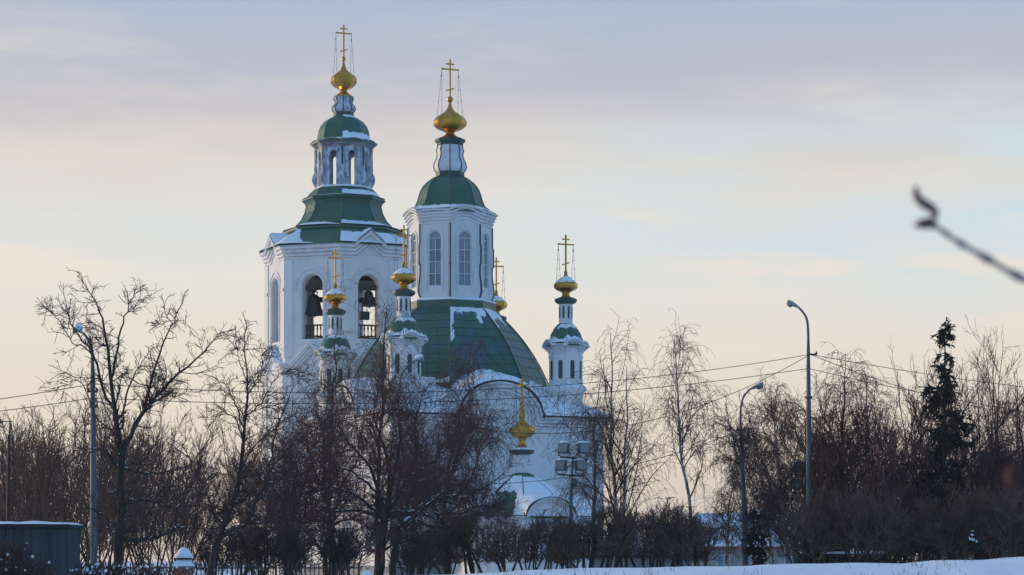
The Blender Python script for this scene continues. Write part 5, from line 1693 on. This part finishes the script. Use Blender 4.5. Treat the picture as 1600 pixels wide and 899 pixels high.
# ================================================================== FAR BUILDINGS, CONTAINER
def house(px0, px1, d, y_eave, y_ridge, wallm, fascia, label, depth=9, overhang=0.5, ridge_along=True, windows=0, name='house'):
    x0, x1 = WX(px0, d), WX(px1, d)
    ze = EYE + (HZ - y_eave) * d / F; zr = EYE + (HZ - y_ridge) * (d + depth / 2) / F
    r = empty(name, ((x0 + x1) / 2, d, 0))
    tag(r, label, 'building')
    w = (x1 - x0) / 2
    m = MB().box((0, depth / 2, ze / 2 - 0.1), (2 * w, depth, ze + 0.2))
    m.add([(s * w * 0.999, y, z) for s in (-1, 1) for y, z in ((0.02, ze), (depth - 0.02, ze), (depth / 2, zr - 0.1))], [(0, 1, 2), (3, 4, 5)])
    wl = m.build('wall', wallm, r)
    m = MB()
    for t, name_, mt in ((0.0, 'roof', fascia), (0.14, 'roof_snow', 'snow')):
        m = MB()
        o = overhang - (0.06 if t else 0)
        sec = [(-o, ze - 0.22 + t), (depth / 2, zr + t), (depth + o, ze - 0.22 + t), (depth + o, ze - 0.08 + t), (depth / 2, zr + 0.14 + t), (-o, ze - 0.08 + t)]
        vs = [(s * (w + o), y, z) for s in (-1, 1) for y, z in sec]
        m.add(vs, [(0, 1, 7, 6), (1, 2, 8, 7), (2, 3, 9, 8), (3, 4, 10, 9), (4, 5, 11, 10), (5, 0, 6, 11), (0, 1, 2, 3, 4, 5), (6, 7, 8, 9, 10, 11)])
        m.build(name_, mt, r)
    for i in range(windows):
        x = -w + (i + 0.5) * 2 * w / windows
        f = MB().box((x, -0.03, ze * 0.52), (0.95, 0.08, 1.25)).build('window', 'window_frame', r)
        for sx in (-0.21, 0.21):
            MB().box((x + sx, -0.075, ze * 0.52), (0.38, 0.02, 1.08)).build('pane', 'glass', f)
    return r
house(1104, 1262, 168, 853, 808, 'beige_wall', 'red_metal', 'low beige house with a snowy roof and red fascia behind the shorter curved lamp post', windows=3)
house(925, 1082, 142, 866, 846, 'grey_wall', 'dark_green_metal', 'long grey outbuilding with snow on its roof right of the church', depth=5, windows=0)
hb = house(1470, 1680, 200, 800, 775, 'grey_wall', 'brown_roof', 'pale far house behind the right thicket with a box on its roof', depth=12, windows=5)
zc = EYE + (HZ - 745) * 200 / F
xx = WX(1562, 200) - hb.location.x
bx2 = MB().box((xx, 4, zc + 0.7), (2.3, 2.4, 2.6)).build('roof_box', 'grey_wall', hb)
for sx in (-0.55, 0.55):
    MB().box((xx + sx, 2.79, zc + 1.35), (0.75, 0.06, 0.7)).build('vent', 'dark_inside', bx2)
MB().box((xx, 4, zc + 2.1), (2.7, 2.8, 0.22)).build('cap', 'brown_roof', bx2)

ct = empty('waste_container', (WX(1318, 99), 99, 0))
tag(ct, 'long low dark container with green ends and snow on top at the snow bank', 'container')
cw = (WX(1390, 99) - WX(1246, 99)) / 2
zt = EYE + (HZ - 867) * 99 / F
m = MB().box((0, 0.7, zt / 2), (2 * cw, 1.4, zt - 0.1)); m.build('body', 'dark_green_metal', ct)
MB().box((0, 0.7, zt), (2 * cw + 0.1, 1.5, 0.08)).build('lid', 'iron', ct)
for x in (-cw * 0.42, cw * 0.98):
    MB().box((x, -0.03, zt / 2), (0.12, 0.08, zt - 0.02)).build('post', 'bright_green', ct)
m = MB(); vs = []; fs = []
for j in range(7):
    for i in range(61):
        x = -cw + i * 2 * cw / 60; y = -0.03 + j * 1.46 / 6
        e = min(1, i / 2, (60 - i) / 2, j / 1.0, (6 - j) / 1.0)
        vs.append((x, y, zt + 0.03 + max(0, e) * (0.10 + 0.08 * nz(x, y, 5, 1.3))))
for j in range(6):
    for i in range(60):
        fs.append((j * 61 + i, j * 61 + i + 1, (j + 1) * 61 + i + 1, (j + 1) * 61 + i))
m.add(vs, fs).build('snow_cover', 'snow', ct, smooth=True)

# ================================================================== dry grass on the snow bank
rng = np.random.default_rng(77)
parts = []
clumps = [(rng.uniform(720, 1620), rng.uniform(26.5, 30.5)) for _ in range(70)]
Ss = []; Ds = []; Ls = []
for px, d in clumps:
    x = WX(px, d); n = rng.integers(1, 6)
    for i in range(n):
        xx = x + rng.normal(0, 0.05); yy = d + rng.normal(0, 0.05)
        Ss.append((xx, yy, ground_z(xx, yy) - 0.02)); Ds.append((rng.normal(0, 0.25), rng.normal(0, 0.25), 1)); Ls.append(rng.uniform(0.05, 0.17))
P, R = grow(np.array(Ss), np.array(Ds), np.array(Ls), np.full(len(Ss), 0.0028), np.full(len(Ss), 0.0015), 4, 0.12, -0.05, rng)
g = link_mesh('dry_grass', np_mesh('dry_grass', [tubes_np(P, R, 4)], 'dry_grass'))
tag(g, 'dry brown grass stalks poking out of the snow bank', 'grass', kind='stuff')

# ================================================================== out-of-focus shrub at the right, close to the camera
fb = empty('garden_shrub', (1.02, 2.06, 0))
tag(fb, 'blurred bare twig with a curled bud reaching in from the right edge', 'shrub')
b0 = Vector((1.02, 2.06, 0))
dd = 2.0
main = [Vector((0, 0, -0.05)), Vector((-0.02, 0.0, 0.7)), Vector((0.01, -0.02, 1.3)), Vector((-0.08, -0.03, 1.58)), Vector((-0.30, -0.05, 1.68)),
        W(1720, 492, dd) - b0, W(1600, 437, dd) - b0, W(1545, 406, dd) - b0, W(1500, 380, dd) - b0, W(1468, 358, dd) - b0, W(1452, 346, dd) - b0]
pp_ = [Vector(p) for p in resample([tuple(p) for p in main], 44)]
MB().tube(pp_, [(0.010 - 0.0074 * min(1, i / 22) - 0.0009 * max(0, i - 22) / 22) * (1.0 + {27: 0.7, 31: 0.9, 32: 0.3, 35: 0.8, 38: 0.55, 41: 0.7}.get(i, 0.0)) for i in range(45)], 8).build('stem', 'bark_grey', fb, smooth=True)
curl = [W(x, y, dd) - b0 for x, y in ((1452, 347), (1462, 336), (1456, 326), (1446, 320), (1436, 312), (1431, 300), (1432, 291))]
cr_ = [Vector(p) for p in resample([tuple(p) for p in curl], 18)]
MB().tube(cr_, [0.0015 + 0.0028 * math.sin(PI * i / 18) for i in range(19)], 8).build('dried_leaf', 'bud', fb, smooth=True)
lf = [W(x, y, dd) - b0 for x, y in ((1464, 352), (1452, 349), (1440, 350), (1428, 353))]
MB().tube(lf, [0.002, 0.005, 0.0045, 0.001], 8).build('dried_leaf', 'bud', fb, smooth=True)
low = [Vector((0.0, -0.01, 1.0)), Vector((-0.2, -0.15, 1.35)), W(1760, 800, 1.75) - b0, W(1640, 768, 1.75) - b0, W(1584, 748, 1.75) - b0]
lw = [Vector(p) for p in resample([tuple(p) for p in low], 20)]
MB().tube(lw, [0.006 - 0.004 * i / 20 for i in range(21)], 8).build('twig', 'bark_dark', fb, smooth=True)
c = W(1584, 746, 1.75) - b0
MB().lathe([(0.001, c.z - 0.009), (0.006, c.z - 0.004), (0.0065, c.z + 0.003), (0.002, c.z + 0.010)], (c.x, c.y), 10).build('bud', 'bud_red', fb, smooth=True)

# ================================================================== thin winter haze
hz = MB().box((0, 805, 29.5), (3010, 2850, 61)).mesh('haze', 'wire')
hm = bpy.data.materials.new('haze')
hm.use_nodes = True
hn = hm.node_tree
hn.nodes.clear()
pv = hn.nodes.new('ShaderNodeVolumePrincipled')
pv.inputs['Color'].default_value = (0.86, 0.90, 0.96, 1)
pv.inputs['Density'].default_value = 0.0002
ho = hn.nodes.new('ShaderNodeOutputMaterial')
hn.links.new(pv.outputs[0], ho.inputs['Volume'])
hz.materials.clear(); hz.materials.append(hm)
tag(link_mesh('haze', hz), kind='stuff')
